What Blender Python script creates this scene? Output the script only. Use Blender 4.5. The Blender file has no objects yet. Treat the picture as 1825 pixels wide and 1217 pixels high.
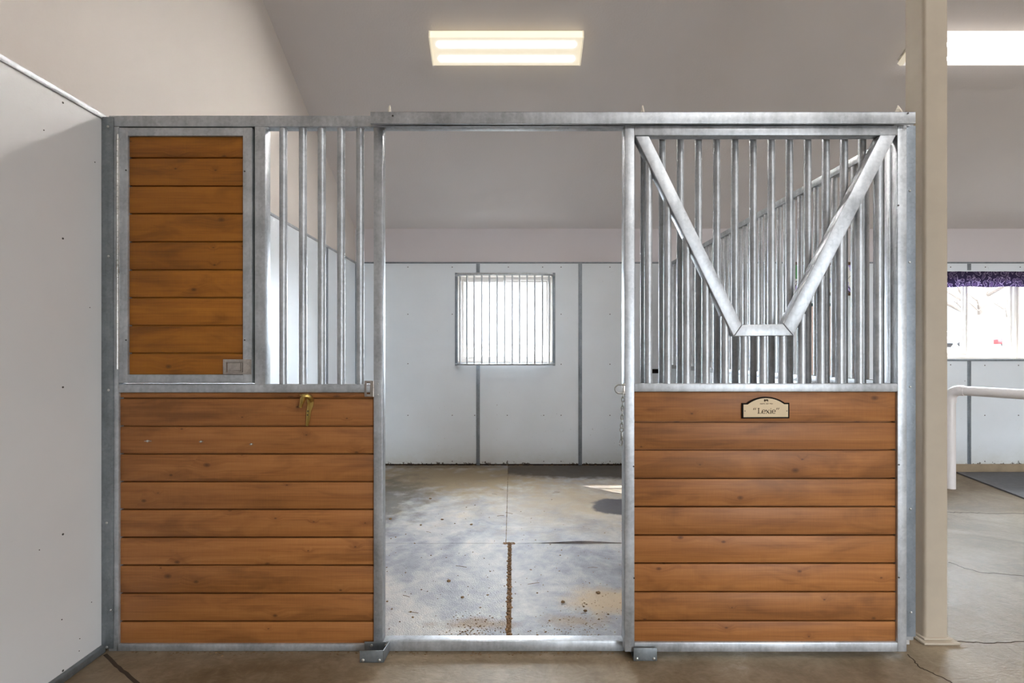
import bpy, bmesh, math, random
from mathutils import Vector, Matrix

random.seed(7)
scene = bpy.context.scene
COL = scene.collection
F = 862.0            # focal length in pixels of the 1825 px wide frame
CAMY, EYE = -2.21, 1.3636
CX, HY = 912.0, 629.0


def X(px, d):
    return (px - CX) * d / F


def Z(py, d):
    return EYE + (HY - py) * d / F


# ------------------------------------------------------------------ materials
def new_mat(name):
    m = bpy.data.materials.new(name)
    m.use_nodes = True
    nt = m.node_tree
    b = nt.nodes['Principled BSDF']
    return m, nt, b


def lin(r, g, b):
    def f(c):
        c /= 255.0
        return c / 12.92 if c <= 0.04045 else ((c + 0.055) / 1.055) ** 2.4
    return (f(r), f(g), f(b), 1.0)


def node(nt, typ, **kw):
    n = nt.nodes.new(typ)
    for k, v in kw.items():
        if k in n.inputs.keys() if hasattr(n, 'inputs') else False:
            n.inputs[k].default_value = v
        else:
            setattr(n, k, v)
    return n


def ramp(nt, stops, fac, interp='LINEAR'):
    r = nt.nodes.new('ShaderNodeValToRGB')
    cr = r.color_ramp
    cr.interpolation = interp
    while len(cr.elements) < len(stops):
        cr.elements.new(0.5)
    for e, (p, c) in zip(cr.elements, stops):
        e.position = p
        e.color = c if not isinstance(c, (int, float)) else (c, c, c, 1)
    nt.links.new(fac, r.inputs['Fac'])
    return r.outputs['Color']


def mapping(nt, src, scale=(1, 1, 1), loc=(0, 0, 0)):
    m = nt.nodes.new('ShaderNodeMapping')
    m.inputs['Scale'].default_value = scale
    m.inputs['Location'].default_value = loc
    nt.links.new(src, m.inputs['Vector'])
    return m.outputs['Vector']


def noise(nt, vec, scale, detail=4, rough=0.55, dist=0.0):
    n = nt.nodes.new('ShaderNodeTexNoise')
    n.inputs['Scale'].default_value = scale
    n.inputs['Detail'].default_value = detail
    n.inputs['Roughness'].default_value = rough
    n.inputs['Distortion'].default_value = dist
    nt.links.new(vec, n.inputs['Vector'])
    return n.outputs['Fac']


def mixc(nt, fac, a, b, blend='MIX'):
    m = nt.nodes.new('ShaderNodeMix')
    m.data_type = 'RGBA'
    m.blend_type = blend
    for sock, v in ((0, fac), (6, a), (7, b)):
        if hasattr(v, 'links') or hasattr(v, 'is_linked'):
            nt.links.new(v, m.inputs[sock])
        else:
            m.inputs[sock].default_value = v
    return m.outputs[2]


def math_(nt, op, a, b=0.0, clamp=False):
    m = nt.nodes.new('ShaderNodeMath')
    m.operation = op
    m.use_clamp = clamp
    for i, v in enumerate((a, b)):
        if hasattr(v, 'is_linked'):
            nt.links.new(v, m.inputs[i])
        else:
            m.inputs[i].default_value = v
    return m.outputs[0]


def geo_pos(nt):
    return nt.nodes.new('ShaderNodeNewGeometry').outputs['Position']


def bump(nt, bsdf, h, strength=0.3, dist=0.002):
    b = nt.nodes.new('ShaderNodeBump')
    b.inputs['Strength'].default_value = strength
    b.inputs['Distance'].default_value = dist
    nt.links.new(h, b.inputs['Height'])
    nt.links.new(b.outputs['Normal'], bsdf.inputs['Normal'])


def plain(name, col, rough=0.6, metal=0.0, spec=0.5, var=0.06, scale=9.0):
    m, nt, b = new_mat(name)
    p = geo_pos(nt)
    n = noise(nt, p, scale, 3)
    dark = tuple(c * (1 - var) for c in col[:3]) + (1,)
    lite = tuple(min(1, c * (1 + var)) for c in col[:3]) + (1,)
    c = ramp(nt, [(0.3, dark), (0.7, lite)], n)
    nt.links.new(c, b.inputs['Base Color'])
    b.inputs['Roughness'].default_value = rough
    b.inputs['Metallic'].default_value = metal
    b.inputs['Specular IOR Level'].default_value = spec
    return m


def galvanised(name, c0, c1, rough=0.38, metal=0.85, blue=1.0):
    m, nt, b = new_mat(name)
    p = geo_pos(nt)
    n1 = noise(nt, p, 7.0, 5, 0.6)
    v = nt.nodes.new('ShaderNodeTexVoronoi')
    v.inputs['Scale'].default_value = 90.0
    nt.links.new(p, v.inputs['Vector'])
    n2 = noise(nt, mapping(nt, p, (40, 40, 3)), 1.0, 3)
    f = math_(nt, 'ADD', math_(nt, 'MULTIPLY', n1, 0.7), math_(nt, 'MULTIPLY', n2, 0.3))
    c = ramp(nt, [(0.32, c0), (0.68, c1)], f)
    g = nt.nodes.new('ShaderNodeRGBToBW')
    nt.links.new(v.outputs['Color'], g.inputs[0])
    c = mixc(nt, 0.10, c, g.outputs[0], 'OVERLAY')
    nt.links.new(c, b.inputs['Base Color'])
    r = math_(nt, 'ADD', math_(nt, 'MULTIPLY', n1, 0.25), rough - 0.12)
    nt.links.new(r, b.inputs['Roughness'])
    b.inputs['Metallic'].default_value = metal
    return m


def wood(name, tint=(1, 1, 1), seed=0.0):
    m, nt, b = new_mat(name)
    g = nt.nodes.new('ShaderNodeNewGeometry')
    rnd = g.outputs['Random Per Island']
    off = nt.nodes.new('ShaderNodeCombineXYZ')
    nt.links.new(math_(nt, 'MULTIPLY', rnd, 17.3), off.inputs[0])
    nt.links.new(math_(nt, 'MULTIPLY', rnd, 5.1), off.inputs[1])
    nt.links.new(math_(nt, 'MULTIPLY', rnd, 9.7), off.inputs[2])
    add = nt.nodes.new('ShaderNodeVectorMath')
    add.operation = 'ADD'
    nt.links.new(g.outputs['Position'], add.inputs[0])
    nt.links.new(off.outputs[0], add.inputs[1])
    p = add.outputs[0]
    # knots (flattened cells, a few per plank)
    v = nt.nodes.new('ShaderNodeTexVoronoi')
    v.inputs['Scale'].default_value = 1.0
    v.voronoi_dimensions = '2D'
    s0 = nt.nodes.new('ShaderNodeSeparateXYZ')
    nt.links.new(p, s0.inputs[0])
    c0 = nt.nodes.new('ShaderNodeCombineXYZ')
    nt.links.new(math_(nt, 'ADD', math_(nt, 'MULTIPLY', s0.outputs[0], 5.0), seed), c0.inputs[0])
    nt.links.new(math_(nt, 'MULTIPLY', s0.outputs[2], 8.0), c0.inputs[1])
    nt.links.new(c0.outputs[0], v.inputs['Vector'])
    sepc = nt.nodes.new('ShaderNodeSeparateColor')
    nt.links.new(v.outputs['Color'], sepc.inputs[0])
    pick = math_(nt, 'LESS_THAN', sepc.outputs[0], 0.42)
    kd = v.outputs['Distance']
    size = math_(nt, 'ADD', math_(nt, 'MULTIPLY', math_(nt, 'POWER', sepc.outputs[1], 2.0), 0.075), 0.026)
    kn = math_(nt, 'SUBTRACT', 1.0, math_(nt, 'DIVIDE', kd, size), True)
    kn = math_(nt, 'MULTIPLY', math_(nt, 'POWER', kn, 0.7), pick)
    halo = math_(nt, 'SUBTRACT', 1.0, math_(nt, 'DIVIDE', kd, math_(nt, 'MULTIPLY', size, 5.0)), True)
    halo = math_(nt, 'MULTIPLY', halo, pick)
    # grain, bent around the knots
    sep = nt.nodes.new('ShaderNodeSeparateXYZ')
    nt.links.new(p, sep.inputs[0])
    comb = nt.nodes.new('ShaderNodeCombineXYZ')
    nt.links.new(sep.outputs[0], comb.inputs[0])
    nt.links.new(sep.outputs[1], comb.inputs[1])
    nt.links.new(math_(nt, 'ADD', sep.outputs[2], math_(nt, 'MULTIPLY', halo, 0.022)), comb.inputs[2])
    q = comb.outputs[0]
    g1 = noise(nt, mapping(nt, q, (1.3, 1, 26.0)), 1.0, 4, 0.6, 0.6)
    g2 = noise(nt, mapping(nt, q, (3.0, 1, 170.0)), 1.0, 3, 0.6)
    blot = noise(nt, mapping(nt, p, (2.6, 1, 9.0)), 1.0, 3, 0.6, 0.8)
    saw = noise(nt, mapping(nt, p, (330.0, 1, 14.0)), 1.0, 1, 0.5)
    f = math_(nt, 'ADD', math_(nt, 'MULTIPLY', g1, 0.6), math_(nt, 'MULTIPLY', g2, 0.4))

    def t(r, gg, bb):
        c = lin(r, gg, bb)
        return (c[0] * tint[0], c[1] * tint[1], c[2] * tint[2], 1)
    c = ramp(nt, [(0.25, t(128, 76, 36)), (0.5, t(163, 104, 56)), (0.75, t(186, 124, 72))], f)
    bl = ramp(nt, [(0.36, (0.62, 0.60, 0.58, 1)), (0.52, (1, 1, 1, 1))], blot)
    c = mixc(nt, 0.75, c, bl, 'MULTIPLY')
    c = mixc(nt, math_(nt, 'MULTIPLY', halo, 0.30), c, t(112, 66, 32))
    c = mixc(nt, math_(nt, 'MULTIPLY', kn, 0.85), c, t(70, 36, 16))
    pr = ramp(nt, [(0.0, (0.86, 0.85, 0.84, 1)), (1.0, (1.06, 1.06, 1.06, 1))], rnd)
    c = mixc(nt, 1.0, c, pr, 'MULTIPLY')
    sw = ramp(nt, [(0.3, (0.92, 0.92, 0.92, 1)), (0.7, (1.05, 1.05, 1.05, 1))], saw)
    c = mixc(nt, 0.6, c, sw, 'MULTIPLY')
    nt.links.new(c, b.inputs['Base Color'])
    b.inputs['Roughness'].default_value = 0.5
    b.inputs['Specular IOR Level'].default_value = 0.35
    bump(nt, b, f, 0.25, 0.0015)
    return m


def plaster(name, col, sc=70.0, st=0.35):
    m, nt, b = new_mat(name)
    p = geo_pos(nt)
    n = noise(nt, p, 1.3, 3)
    c = ramp(nt, [(0.3, tuple(x * 0.955 for x in col[:3]) + (1,)), (0.7, col)], n)
    nt.links.new(c, b.inputs['Base Color'])
    b.inputs['Roughness'].default_value = 0.75
    b.inputs['Specular IOR Level'].default_value = 0.25
    bump(nt, b, noise(nt, p, sc, 3, 0.6), st, 0.004)
    return m


def panel_mat(name, col, rough=0.34, dirty=True):
    """White plastic lining; scuffs and splash dirt near the floor."""
    m, nt, b = new_mat(name)
    p = geo_pos(nt)
    n = noise(nt, p, 2.2, 4)
    c = ramp(nt, [(0.3, tuple(x * 0.95 for x in col[:3]) + (1,)), (0.7, col)], n)
    scr = noise(nt, mapping(nt, p, (5, 5, 14)), 1.0, 6, 0.75, 0.4)
    sm = ramp(nt, [(0.66, 0.0), (0.76, 1.0)], scr)
    c = mixc(nt, math_(nt, 'MULTIPLY', sm, 0.10), c, lin(120, 116, 108))
    if dirty:
        sep = nt.nodes.new('ShaderNodeSeparateXYZ')
        nt.links.new(p, sep.inputs[0])
        z = sep.outputs[2]
        d = noise(nt, mapping(nt, p, (6, 6, 9)), 1.0, 6, 0.7)
        low = math_(nt, 'SUBTRACT', 1.0, math_(nt, 'DIVIDE', z, 0.42), True)
        film = math_(nt, 'MULTIPLY', math_(nt, 'MULTIPLY', low, low), math_(nt, 'ADD', d, 0.1), True)
        c = mixc(nt, math_(nt, 'MULTIPLY', film, 0.75), c, lin(168, 160, 132))
        splash = noise(nt, p, 26.0, 4, 0.7)
        vlow = math_(nt, 'SUBTRACT', 1.0, math_(nt, 'DIVIDE', z, 0.085), True)
        s2 = math_(nt, 'GREATER_THAN', math_(nt, 'ADD', splash, math_(nt, 'MULTIPLY', vlow, 0.35)), 0.74)
        c = mixc(nt, math_(nt, 'MULTIPLY', s2, 0.9), c, lin(70, 58, 42))
        d2 = noise(nt, p, 55.0, 2, 0.5)
        sp = math_(nt, 'MULTIPLY', math_(nt, 'GREATER_THAN', d2, 0.77), math_(nt, 'LESS_THAN', z, 0.9))
        c = mixc(nt, math_(nt, 'MULTIPLY', sp, 0.5), c, lin(96, 86, 70))
    nt.links.new(c, b.inputs['Base Color'])
    b.inputs['Roughness'].default_value = rough
    b.inputs['Specular IOR Level'].default_value = 0.4
    bump(nt, b, noise(nt, p, 120.0, 2), 0.12, 0.002)
    return m


def concrete(name):
    m, nt, b = new_mat(name)
    p = geo_pos(nt)
    n1 = noise(nt, p, 1.5, 6, 0.62, 0.8)
    n2 = noise(nt, p, 9.0, 6, 0.7, 1.2)
    n3 = noise(nt, mapping(nt, p, (14, 30, 1)), 1.0, 4, 0.6, 2.0)
    f = math_(nt, 'ADD', math_(nt, 'MULTIPLY', n1, 0.55), math_(nt, 'ADD', math_(nt, 'MULTIPLY', n2, 0.3), math_(nt, 'MULTIPLY', n3, 0.15)))
    c = ramp(nt, [(0.30, lin(84, 69, 48)), (0.45, lin(112, 96, 74)), (0.60, lin(142, 128, 108)), (0.74, lin(186, 176, 164))], f)
    nt.links.new(c, b.inputs['Base Color'])
    nt.links.new(math_(nt, 'ADD', math_(nt, 'MULTIPLY', n2, 0.3), 0.36), b.inputs['Roughness'])
    b.inputs['Specular IOR Level'].default_value = 0.28
    bump(nt, b, math_(nt, 'ADD', n2, n3), 0.25, 0.006)
    return m


def blob(nt, p, cx, cy, rx, ry, soft=0.5, wob=0.35):
    """A stain with an irregular edge round (cx, cy)."""
    q = mapping(nt, p, (1 / rx, 1 / ry, 0), (-cx / rx, -cy / ry, 0))
    ln = nt.nodes.new('ShaderNodeVectorMath')
    ln.operation = 'LENGTH'
    nt.links.new(q, ln.inputs[0])
    w = math_(nt, 'MULTIPLY', math_(nt, 'SUBTRACT', noise(nt, p, 6.0, 5, 0.65), 0.5), wob * 4)
    d = math_(nt, 'ADD', ln.outputs['Value'], w)
    return math_(nt, 'DIVIDE', math_(nt, 'SUBTRACT', 1.0, d), soft, True)


def mat_rubber(name):
    m, nt, b = new_mat(name)
    p = geo_pos(nt)
    n1 = noise(nt, p, 1.7, 6, 0.62, 0.7)
    n2 = noise(nt, p, 11.0, 6, 0.7, 0.5)
    f = math_(nt, 'ADD', math_(nt, 'MULTIPLY', n1, 0.65), math_(nt, 'MULTIPLY', n2, 0.35))
    c = ramp(nt, [(0.33, lin(112, 114, 121)), (0.45, lin(146, 147, 152)), (0.58, lin(180, 177, 173)), (0.70, lin(198, 185, 160))], f)
    # dry tan dust towards the back, bluish grey rubber at the front
    c = mixc(nt, math_(nt, 'MULTIPLY', blob(nt, p, -0.75, 3.0, 1.7, 0.85, 0.6, .4), 0.85), c, lin(128, 108, 74))
    c = mixc(nt, math_(nt, 'MULTIPLY', blob(nt, p, 0.6, 2.2, 1.5, 1.0, 0.9, .4), 0.75), c, lin(164, 146, 118))
    c = mixc(nt, math_(nt, 'MULTIPLY', blob(nt, p, 0.55, 0.42, 0.36, 0.17, 0.6), 0.85), c, lin(180, 158, 126))
    c = mixc(nt, math_(nt, 'MULTIPLY', blob(nt, p, -0.16, 0.19, 0.26, 0.07, 0.7, .5), 0.8), c, lin(128, 104, 74))
    c = mixc(nt, math_(nt, 'MULTIPLY', blob(nt, p, 0.33, 0.22, 0.22, 0.08, 0.8, .5), 0.6), c, lin(142, 118, 86))
    wet1 = blob(nt, p, 0.98, 2.02, 0.30, 0.26, 0.18, .18)
    wet2 = blob(nt, p, 0.95, 3.42, 1.35, 0.50, 0.22, .16)
    side = nt.nodes.new('ShaderNodeSeparateXYZ')
    nt.links.new(p, side.inputs[0])
    wet2 = math_(nt, 'MULTIPLY', wet2, math_(nt, 'GREATER_THAN', side.outputs[0], -0.0425))
    wet3 = blob(nt, p, -1.2, 2.2, 0.5, 1.0, 0.6, .45)
    wet4 = blob(nt, p, 1.1, 0.8, 0.75, 0.16, 0.8, .3)
    wet5 = blob(nt, p, -0.9, 3.55, 1.2, 0.16, 0.5, .3)
    c = mixc(nt, math_(nt, 'MULTIPLY', wet1, 0.9), c, lin(64, 64, 72))
    c = mixc(nt, math_(nt, 'MULTIPLY', wet2, 0.92), c, lin(60, 50, 38))
    c = mixc(nt, math_(nt, 'MULTIPLY', wet3, 0.75), c, lin(72, 67, 58))
    c = mixc(nt, math_(nt, 'MULTIPLY', wet4, 0.7), c, lin(84, 82, 86))
    c = mixc(nt, math_(nt, 'MULTIPLY', wet5, 0.8), c, lin(90, 72, 46))
    sp = ramp(nt, [(0.70, 0.0), (0.78, 1.0)], noise(nt, p, 48.0, 3, 0.6))
    c = mixc(nt, math_(nt, 'MULTIPLY', sp, 0.45), c, lin(92, 78, 58))
    nt.links.new(c, b.inputs['Base Color'])
    r = math_(nt, 'SUBTRACT', math_(nt, 'ADD', math_(nt, 'MULTIPLY', n2, 0.22), 0.36), math_(nt, 'MULTIPLY', wet1, 0.12))
    b.inputs['Specular IOR Level'].default_value = 0.16
    nt.links.new(r, b.inputs['Roughness'])
    v = nt.nodes.new('ShaderNodeTexVoronoi')
    v.inputs['Scale'].default_value = 130.0
    nt.links.new(p, v.inputs['Vector'])
    bump(nt, b, v.outputs['Distance'], 0.5, 0.003)
    return m


def glass_mat():
    m, nt, b = new_mat('window_glass')
    nt.nodes.remove(b)
    out = nt.nodes['Material Output']
    tr = nt.nodes.new('ShaderNodeBsdfTransparent')
    gl = nt.nodes.new('ShaderNodeBsdfGlossy')
    gl.inputs['Roughness'].default_value = 0.03
    tl = nt.nodes.new('ShaderNodeBsdfTranslucent')
    tl.inputs['Color'].default_value = (1, 1, 1, 1)
    m1 = nt.nodes.new('ShaderNodeMixShader')
    m1.inputs[0].default_value = 0.06
    nt.links.new(tr.outputs[0], m1.inputs[1])
    nt.links.new(gl.outputs[0], m1.inputs[2])
    m2 = nt.nodes.new('ShaderNodeMixShader')
    m2.inputs[0].default_value = 0.003     # white veil added to the pane for window glare
    nt.links.new(m1.outputs[0], m2.inputs[1])
    nt.links.new(tl.outputs[0], m2.inputs[2])
    nt.links.new(m2.outputs[0], out.inputs['Surface'])
    return m


def lens_mat(name, colour, strong, weak, edge, side=0.22):
    """Lit acrylic cover: two tubes glow behind it (object Y runs across the cover)."""
    m, nt, b = new_mat(name)
    tc = nt.nodes.new('ShaderNodeTexCoord').outputs['Object']
    sep = nt.nodes.new('ShaderNodeSeparateXYZ')
    nt.links.new(tc, sep.inputs[0])
    ay = math_(nt, 'ABSOLUTE', sep.outputs[1])
    dd = math_(nt, 'ABSOLUTE', math_(nt, 'SUBTRACT', ay, 0.056))
    band = math_(nt, 'SUBTRACT', 1.0, math_(nt, 'DIVIDE', math_(nt, 'SUBTRACT', dd, 0.006), 0.052, True), True)
    ax = math_(nt, 'ABSOLUTE', sep.outputs[0])
    endf = math_(nt, 'DIVIDE', math_(nt, 'SUBTRACT', 0.592, ax), 0.05, True)
    f = math_(nt, 'MULTIPLY', band, endf)
    s = math_(nt, 'ADD', math_(nt, 'MULTIPLY', math_(nt, 'POWER', f, 11.0), strong), weak)
    s = math_(nt, 'ADD', s, math_(nt, 'MULTIPLY', math_(nt, 'GREATER_THAN', ay, 0.1095), side))
    warm = mixc(nt, f, edge, colour)
    b.inputs['Base Color'].default_value = (0.8, 0.77, 0.68, 1)
    b.inputs['Roughness'].default_value = 0.3
    nt.links.new(warm, b.inputs['Emission Color'])
    nt.links.new(s, b.inputs['Emission Strength'])
    return m


def paisley():
    m, nt, b = new_mat('paisley_cloth')
    tc = nt.nodes.new('ShaderNodeTexCoord').outputs['Object']
    v = nt.nodes.new('ShaderNodeTexVoronoi')
    v.inputs['Scale'].default_value = 15.0
    v.inputs['Randomness'].default_value = 0.7
    v.voronoi_dimensions = '2D'
    sx = nt.nodes.new('ShaderNodeSeparateXYZ')
    nt.links.new(tc, sx.inputs[0])
    cx = nt.nodes.new('ShaderNodeCombineXYZ')
    w1 = math_(nt, 'MULTIPLY', math_(nt, 'SUBTRACT', noise(nt, tc, 14, 2), 0.5), 0.11)
    w2 = math_(nt, 'MULTIPLY', math_(nt, 'SUBTRACT', noise(nt, mapping(nt, tc, (1, 1, 1), (5, 3, 1)), 14, 2), 0.5), 0.11)
    nt.links.new(math_(nt, 'ADD', sx.outputs[0], w1), cx.inputs[0])
    nt.links.new(math_(nt, 'ADD', math_(nt, 'MULTIPLY', sx.outputs[2], 0.9), w2), cx.inputs[1])
    nt.links.new(cx.outputs[0], v.inputs['Vector'])
    d = v.outputs['Distance']
    ring = math_(nt, 'ABSOLUTE', math_(nt, 'SUBTRACT', math_(nt, 'ADD', d, math_(nt, 'MULTIPLY', noise(nt, tc, 30, 2), 0.12)), 0.42))
    ring = math_(nt, 'LESS_THAN', ring, 0.05)
    dot = math_(nt, 'LESS_THAN', d, 0.16)
    c = mixc(nt, math_(nt, 'MULTIPLY', ring, 0.75), lin(62, 52, 84), lin(176, 164, 190))
    c = mixc(nt, math_(nt, 'MULTIPLY', dot, 0.5), c, lin(140, 120, 160))
    nt.links.new(c, b.inputs['Base Color'])
    b.inputs['Roughness'].default_value = 0.9
    return m


def print_mat():
    m, nt, b = new_mat('flower_print')
    tc = nt.nodes.new('ShaderNodeTexCoord').outputs['Object']
    n = noise(nt, tc, 7.0, 3, 0.6, 0.4)
    c = ramp(nt, [(0.50, lin(244, 243, 240)), (0.55, lin(190, 180, 226)), (0.66, lin(150, 134, 204))], n)
    w = noise(nt, mapping(nt, tc, (1, 1, 1), (3, 1, 5)), 4.5, 2, 0.5, 0.8)
    g = math_(nt, 'LESS_THAN', math_(nt, 'ABSOLUTE', math_(nt, 'SUBTRACT', w, 0.5)), 0.012)
    c = mixc(nt, g, c, lin(70, 66, 80))
    sep = nt.nodes.new('ShaderNodeSeparateXYZ')
    nt.links.new(tc, sep.inputs[0])
    lf = math_(nt, 'LESS_THAN', math_(nt, 'ADD', sep.outputs[0], math_(nt, 'MULTIPLY', n, 0.3)), -0.17)
    up = math_(nt, 'GREATER_THAN', sep.outputs[2], 0.2)
    c = mixc(nt, math_(nt, 'MULTIPLY', lf, up), c, lin(84, 150, 92))
    nt.links.new(c, b.inputs['Base Color'])
    return m


GALV = galvanised('galvanised_steel', lin(156, 160, 164), lin(204, 208, 212), 0.46, 0.72)
GALV_DOOR = galvanised('bright_galvanised_steel', lin(160, 164, 168), lin(212, 216, 221), 0.47, 0.72)
GALV_DULL = galvanised('dull_galvanised_sheet', lin(112, 118, 122), lin(150, 156, 160), 0.5, 0.7)
TRIM = galvanised('grey_seam_trim', lin(118, 126, 134), lin(150, 158, 166), 0.5, 0.55)
STEEL = galvanised('worn_stainless', lin(150, 142, 136), lin(196, 190, 184), 0.34, 0.9)
CHAIN = galvanised('zinc_chain', lin(120, 120, 116), lin(176, 176, 172), 0.3, 0.95)
BRASS = galvanised('old_brass', lin(150, 122, 60), lin(206, 178, 106), 0.3, 1.0)
WOOD = wood('stained_pine', (0.90, 0.93, 0.88))
WOOD_DIM = wood('stained_pine_dim_lit', (0.88, 0.82, 0.26), 3.7)  # same pine as the other boards; weaker light on the feed door tinted in
CEIL = plaster('ceiling_plaster', lin(228, 224, 224))
UPPER = plaster('wall_plaster', lin(220, 213, 207), 40, 0.15)
UPPER_B = plaster('back_wall_plaster', lin(216, 211, 214), 40, 0.15)
PANEL = panel_mat('white_lining', lin(233, 241, 248))
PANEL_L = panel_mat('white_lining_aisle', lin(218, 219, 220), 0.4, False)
CONC = concrete('tan_concrete')
CONC_D = plain('concrete_stem', lin(150, 134, 112), 0.85, var=0.12)
MATR = mat_rubber('dusty_rubber')
DARKMAT = plain('grey_rubber', lin(92, 92, 94), 0.7, var=0.15, scale=20)
BEIGE = plain('beige_paint', lin(166, 154, 137), 0.55, var=0.04)
OFFWHITE = plain('white_plastic', lin(226, 222, 222), 0.35, var=0.03)
VINYL = plain('window_vinyl', lin(242, 240, 238), 0.5, var=0.03)
REVEAL = plain('reveal_paint', lin(238, 234, 229), 0.7, var=0.03)
BLACK = plain('black_paint', lin(20, 12, 9), 0.7, spec=0.1)
CRACK = plain('crack_dark', lin(58, 46, 34), 0.95)
DIRT = plain('packed_dirt', lin(112, 84, 54), 0.95, var=0.35, scale=60)
SHADOW_STRIP = plain('shadow_strip', lin(44, 34, 24), 0.9, var=0.3)  # near-black tone of the shadow gap below the stall lining
CRUMB = plain('dry_crumb', lin(120, 98, 70), 0.95, var=0.3, scale=40)
TAN = plain('plaque_face', lin(200, 177, 140), 0.45, var=0.03)
INK = plain('plaque_ink', lin(46, 34, 22), 0.8, spec=0.1)
INK2 = plain('plaque_brown_ink', lin(120, 100, 76), 0.6)
SCREWH = plain('screw_dark', lin(56, 52, 48), 0.6)
ZINC = galvanised('zinc_screw', lin(170, 170, 168), lin(214, 214, 212), 0.3, 0.9)
SPIKE = plain('pale_plate', lin(206, 196, 180), 0.5)
HOUSING = plain('lamp_enamel', lin(226, 220, 206), 0.4)
BROWNF = plain('brown_frame', lin(96, 74, 54), 0.5)
PINK = plain('pink_board', lin(244, 214, 202), 0.6, var=0.02)
DKGREEN = plain('dark_green', lin(36, 66, 62), 0.6)
GLASS = glass_mat()
PAISLEY = paisley()
PRINT = print_mat()
BARK = plain('bark', lin(104, 95, 88), 0.9, var=0.2)
GROUND = plain('pale_ground', lin(98, 96, 92), 0.9, var=0.06, scale=1.0)
RED = plain('red_paint', lin(200, 34, 40), 0.25)
TYRE = plain('tyre_rubber', lin(40, 40, 44), 0.8)
CARGLASS = plain('car_glass', lin(60, 66, 76), 0.1)
SILVER = plain('silver_paint', lin(170, 176, 186), 0.25)
ROOFM = plain('eave_board', lin(180, 174, 166), 0.7)

# ------------------------------------------------------------------ mesh helpers
ROOT = {}


class MB:
    def __init__(self):
        self.bm = bmesh.new()

    def _merge(self, t):
        me = bpy.data.meshes.new('tmp')
        t.to_mesh(me)
        t.free()
        self.bm.from_mesh(me)
        bpy.data.meshes.remove(me)
        return self

    def box(self, x0, x1, y0, y1, z0, z1, bev=0.0, seg=2):
        t = bmesh.new()
        bmesh.ops.create_cube(t, size=1.0)
        for v in t.verts:
            v.co = Vector(((x0 + x1) / 2 + v.co.x * (x1 - x0), (y0 + y1) / 2 + v.co.y * (y1 - y0), (z0 + z1) / 2 + v.co.z * (z1 - z0)))
        if bev:
            bmesh.ops.bevel(t, geom=list(t.edges), offset=bev, segments=seg, profile=0.5, affect='EDGES', clamp_overlap=True)
        return self._merge(t)

    def prism(self, pts, y0, y1, bev=0.0, seg=2):
        """Outline in (x, z), extruded along y from y0 (front) to y1 (back)."""
        t = bmesh.new()
        a = [t.verts.new((x, y0, z)) for x, z in pts]
        b = [t.verts.new((x, y1, z)) for x, z in pts]
        n = len(pts)
        t.faces.new(a)
        t.faces.new(list(reversed(b)))
        for i in range(n):
            j = (i + 1) % n
            t.faces.new((a[j], a[i], b[i], b[j]))
        bmesh.ops.recalc_face_normals(t, faces=list(t.faces))
        if bev:
            bmesh.ops.bevel(t, geom=list(t.edges), offset=bev, segments=seg, profile=0.5, affect='EDGES', clamp_overlap=True)
        return self._merge(t)

    def poly3(self, rings, caps=True):
        """Loft equal-length closed rings of 3-D points."""
        t = bmesh.new()
        R = [[t.verts.new(p) for p in r] for r in rings]
        n = len(R[0])
        for a, b in zip(R, R[1:]):
            for i in range(n):
                j = (i + 1) % n
                t.faces.new((a[i], a[j], b[j], b[i]))
        if caps:
            t.faces.new(list(reversed(R[0])))
            t.faces.new(R[-1])
        bmesh.ops.recalc_face_normals(t, faces=list(t.faces))
        return self._merge(t)

    def tube(self, pts, r, seg=14, closed=False, radii=None, flat=None):
        pts = [Vector(p) for p in pts]
        n = len(pts)
        rings = []
        up = None
        for i, p in enumerate(pts):
            if closed:
                d = pts[(i + 1) % n] - pts[i - 1]
            else:
                d = pts[min(i + 1, n - 1)] - pts[max(i - 1, 0)]
            d.normalize()
            if up is None:
                up = Vector((0, 0, 1)) if abs(d.z) < 0.9 else Vector((1, 0, 0))
            s = d.cross(up).normalized()
            up = s.cross(d).normalized()
            rr = radii[i] if radii else r
            rings.append([p + s * rr * math.cos(k * 2 * math.pi / seg) + up * rr * math.sin(k * 2 * math.pi / seg) for k in range(seg)])
        if closed:
            rings.append(rings[0])
        return self.poly3(rings, not closed)

    def cyl(self, p0, p1, r, seg=16):
        return self.tube([p0, p1], r, seg)

    def ball(self, c, r, sub=1, jitter=0.0, sc=(1, 1, 1)):
        t = bmesh.new()
        bmesh.ops.create_icosphere(t, subdivisions=sub, radius=r)
        for v in t.verts:
            k = 1 + random.uniform(-jitter, jitter)
            v.co = Vector((c[0] + v.co.x * k * sc[0], c[1] + v.co.y * k * sc[1], c[2] + v.co.z * k * sc[2]))
        return self._merge(t)

    def build(self, name, mat, parent=None, origin=None, smooth=True):
        me = bpy.data.meshes.new(name)
        vs = self.bm.verts
        if parent is not None:
            o0 = ROOT[parent]
        elif origin is not None:
            o0 = Vector(origin)
        else:
            xs = [v.co.x for v in vs]
            ys = [v.co.y for v in vs]
            zs = [v.co.z for v in vs]
            o0 = Vector(((min(xs) + max(xs)) / 2, (min(ys) + max(ys)) / 2, min(zs)))
        for v in vs:
            v.co -= o0
        self.bm.to_mesh(me)
        self.bm.free()
        if smooth:
            for p in me.polygons:
                p.use_smooth = True
            me.set_sharp_from_angle(angle=math.radians(38))
        me.materials.append(mat)
        o = bpy.data.objects.new(name, me)
        COL.objects.link(o)
        if parent is None:
            o.location = o0
            ROOT[o] = o0
        else:
            o.parent = parent
            ROOT[o] = o0
        return o


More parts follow.
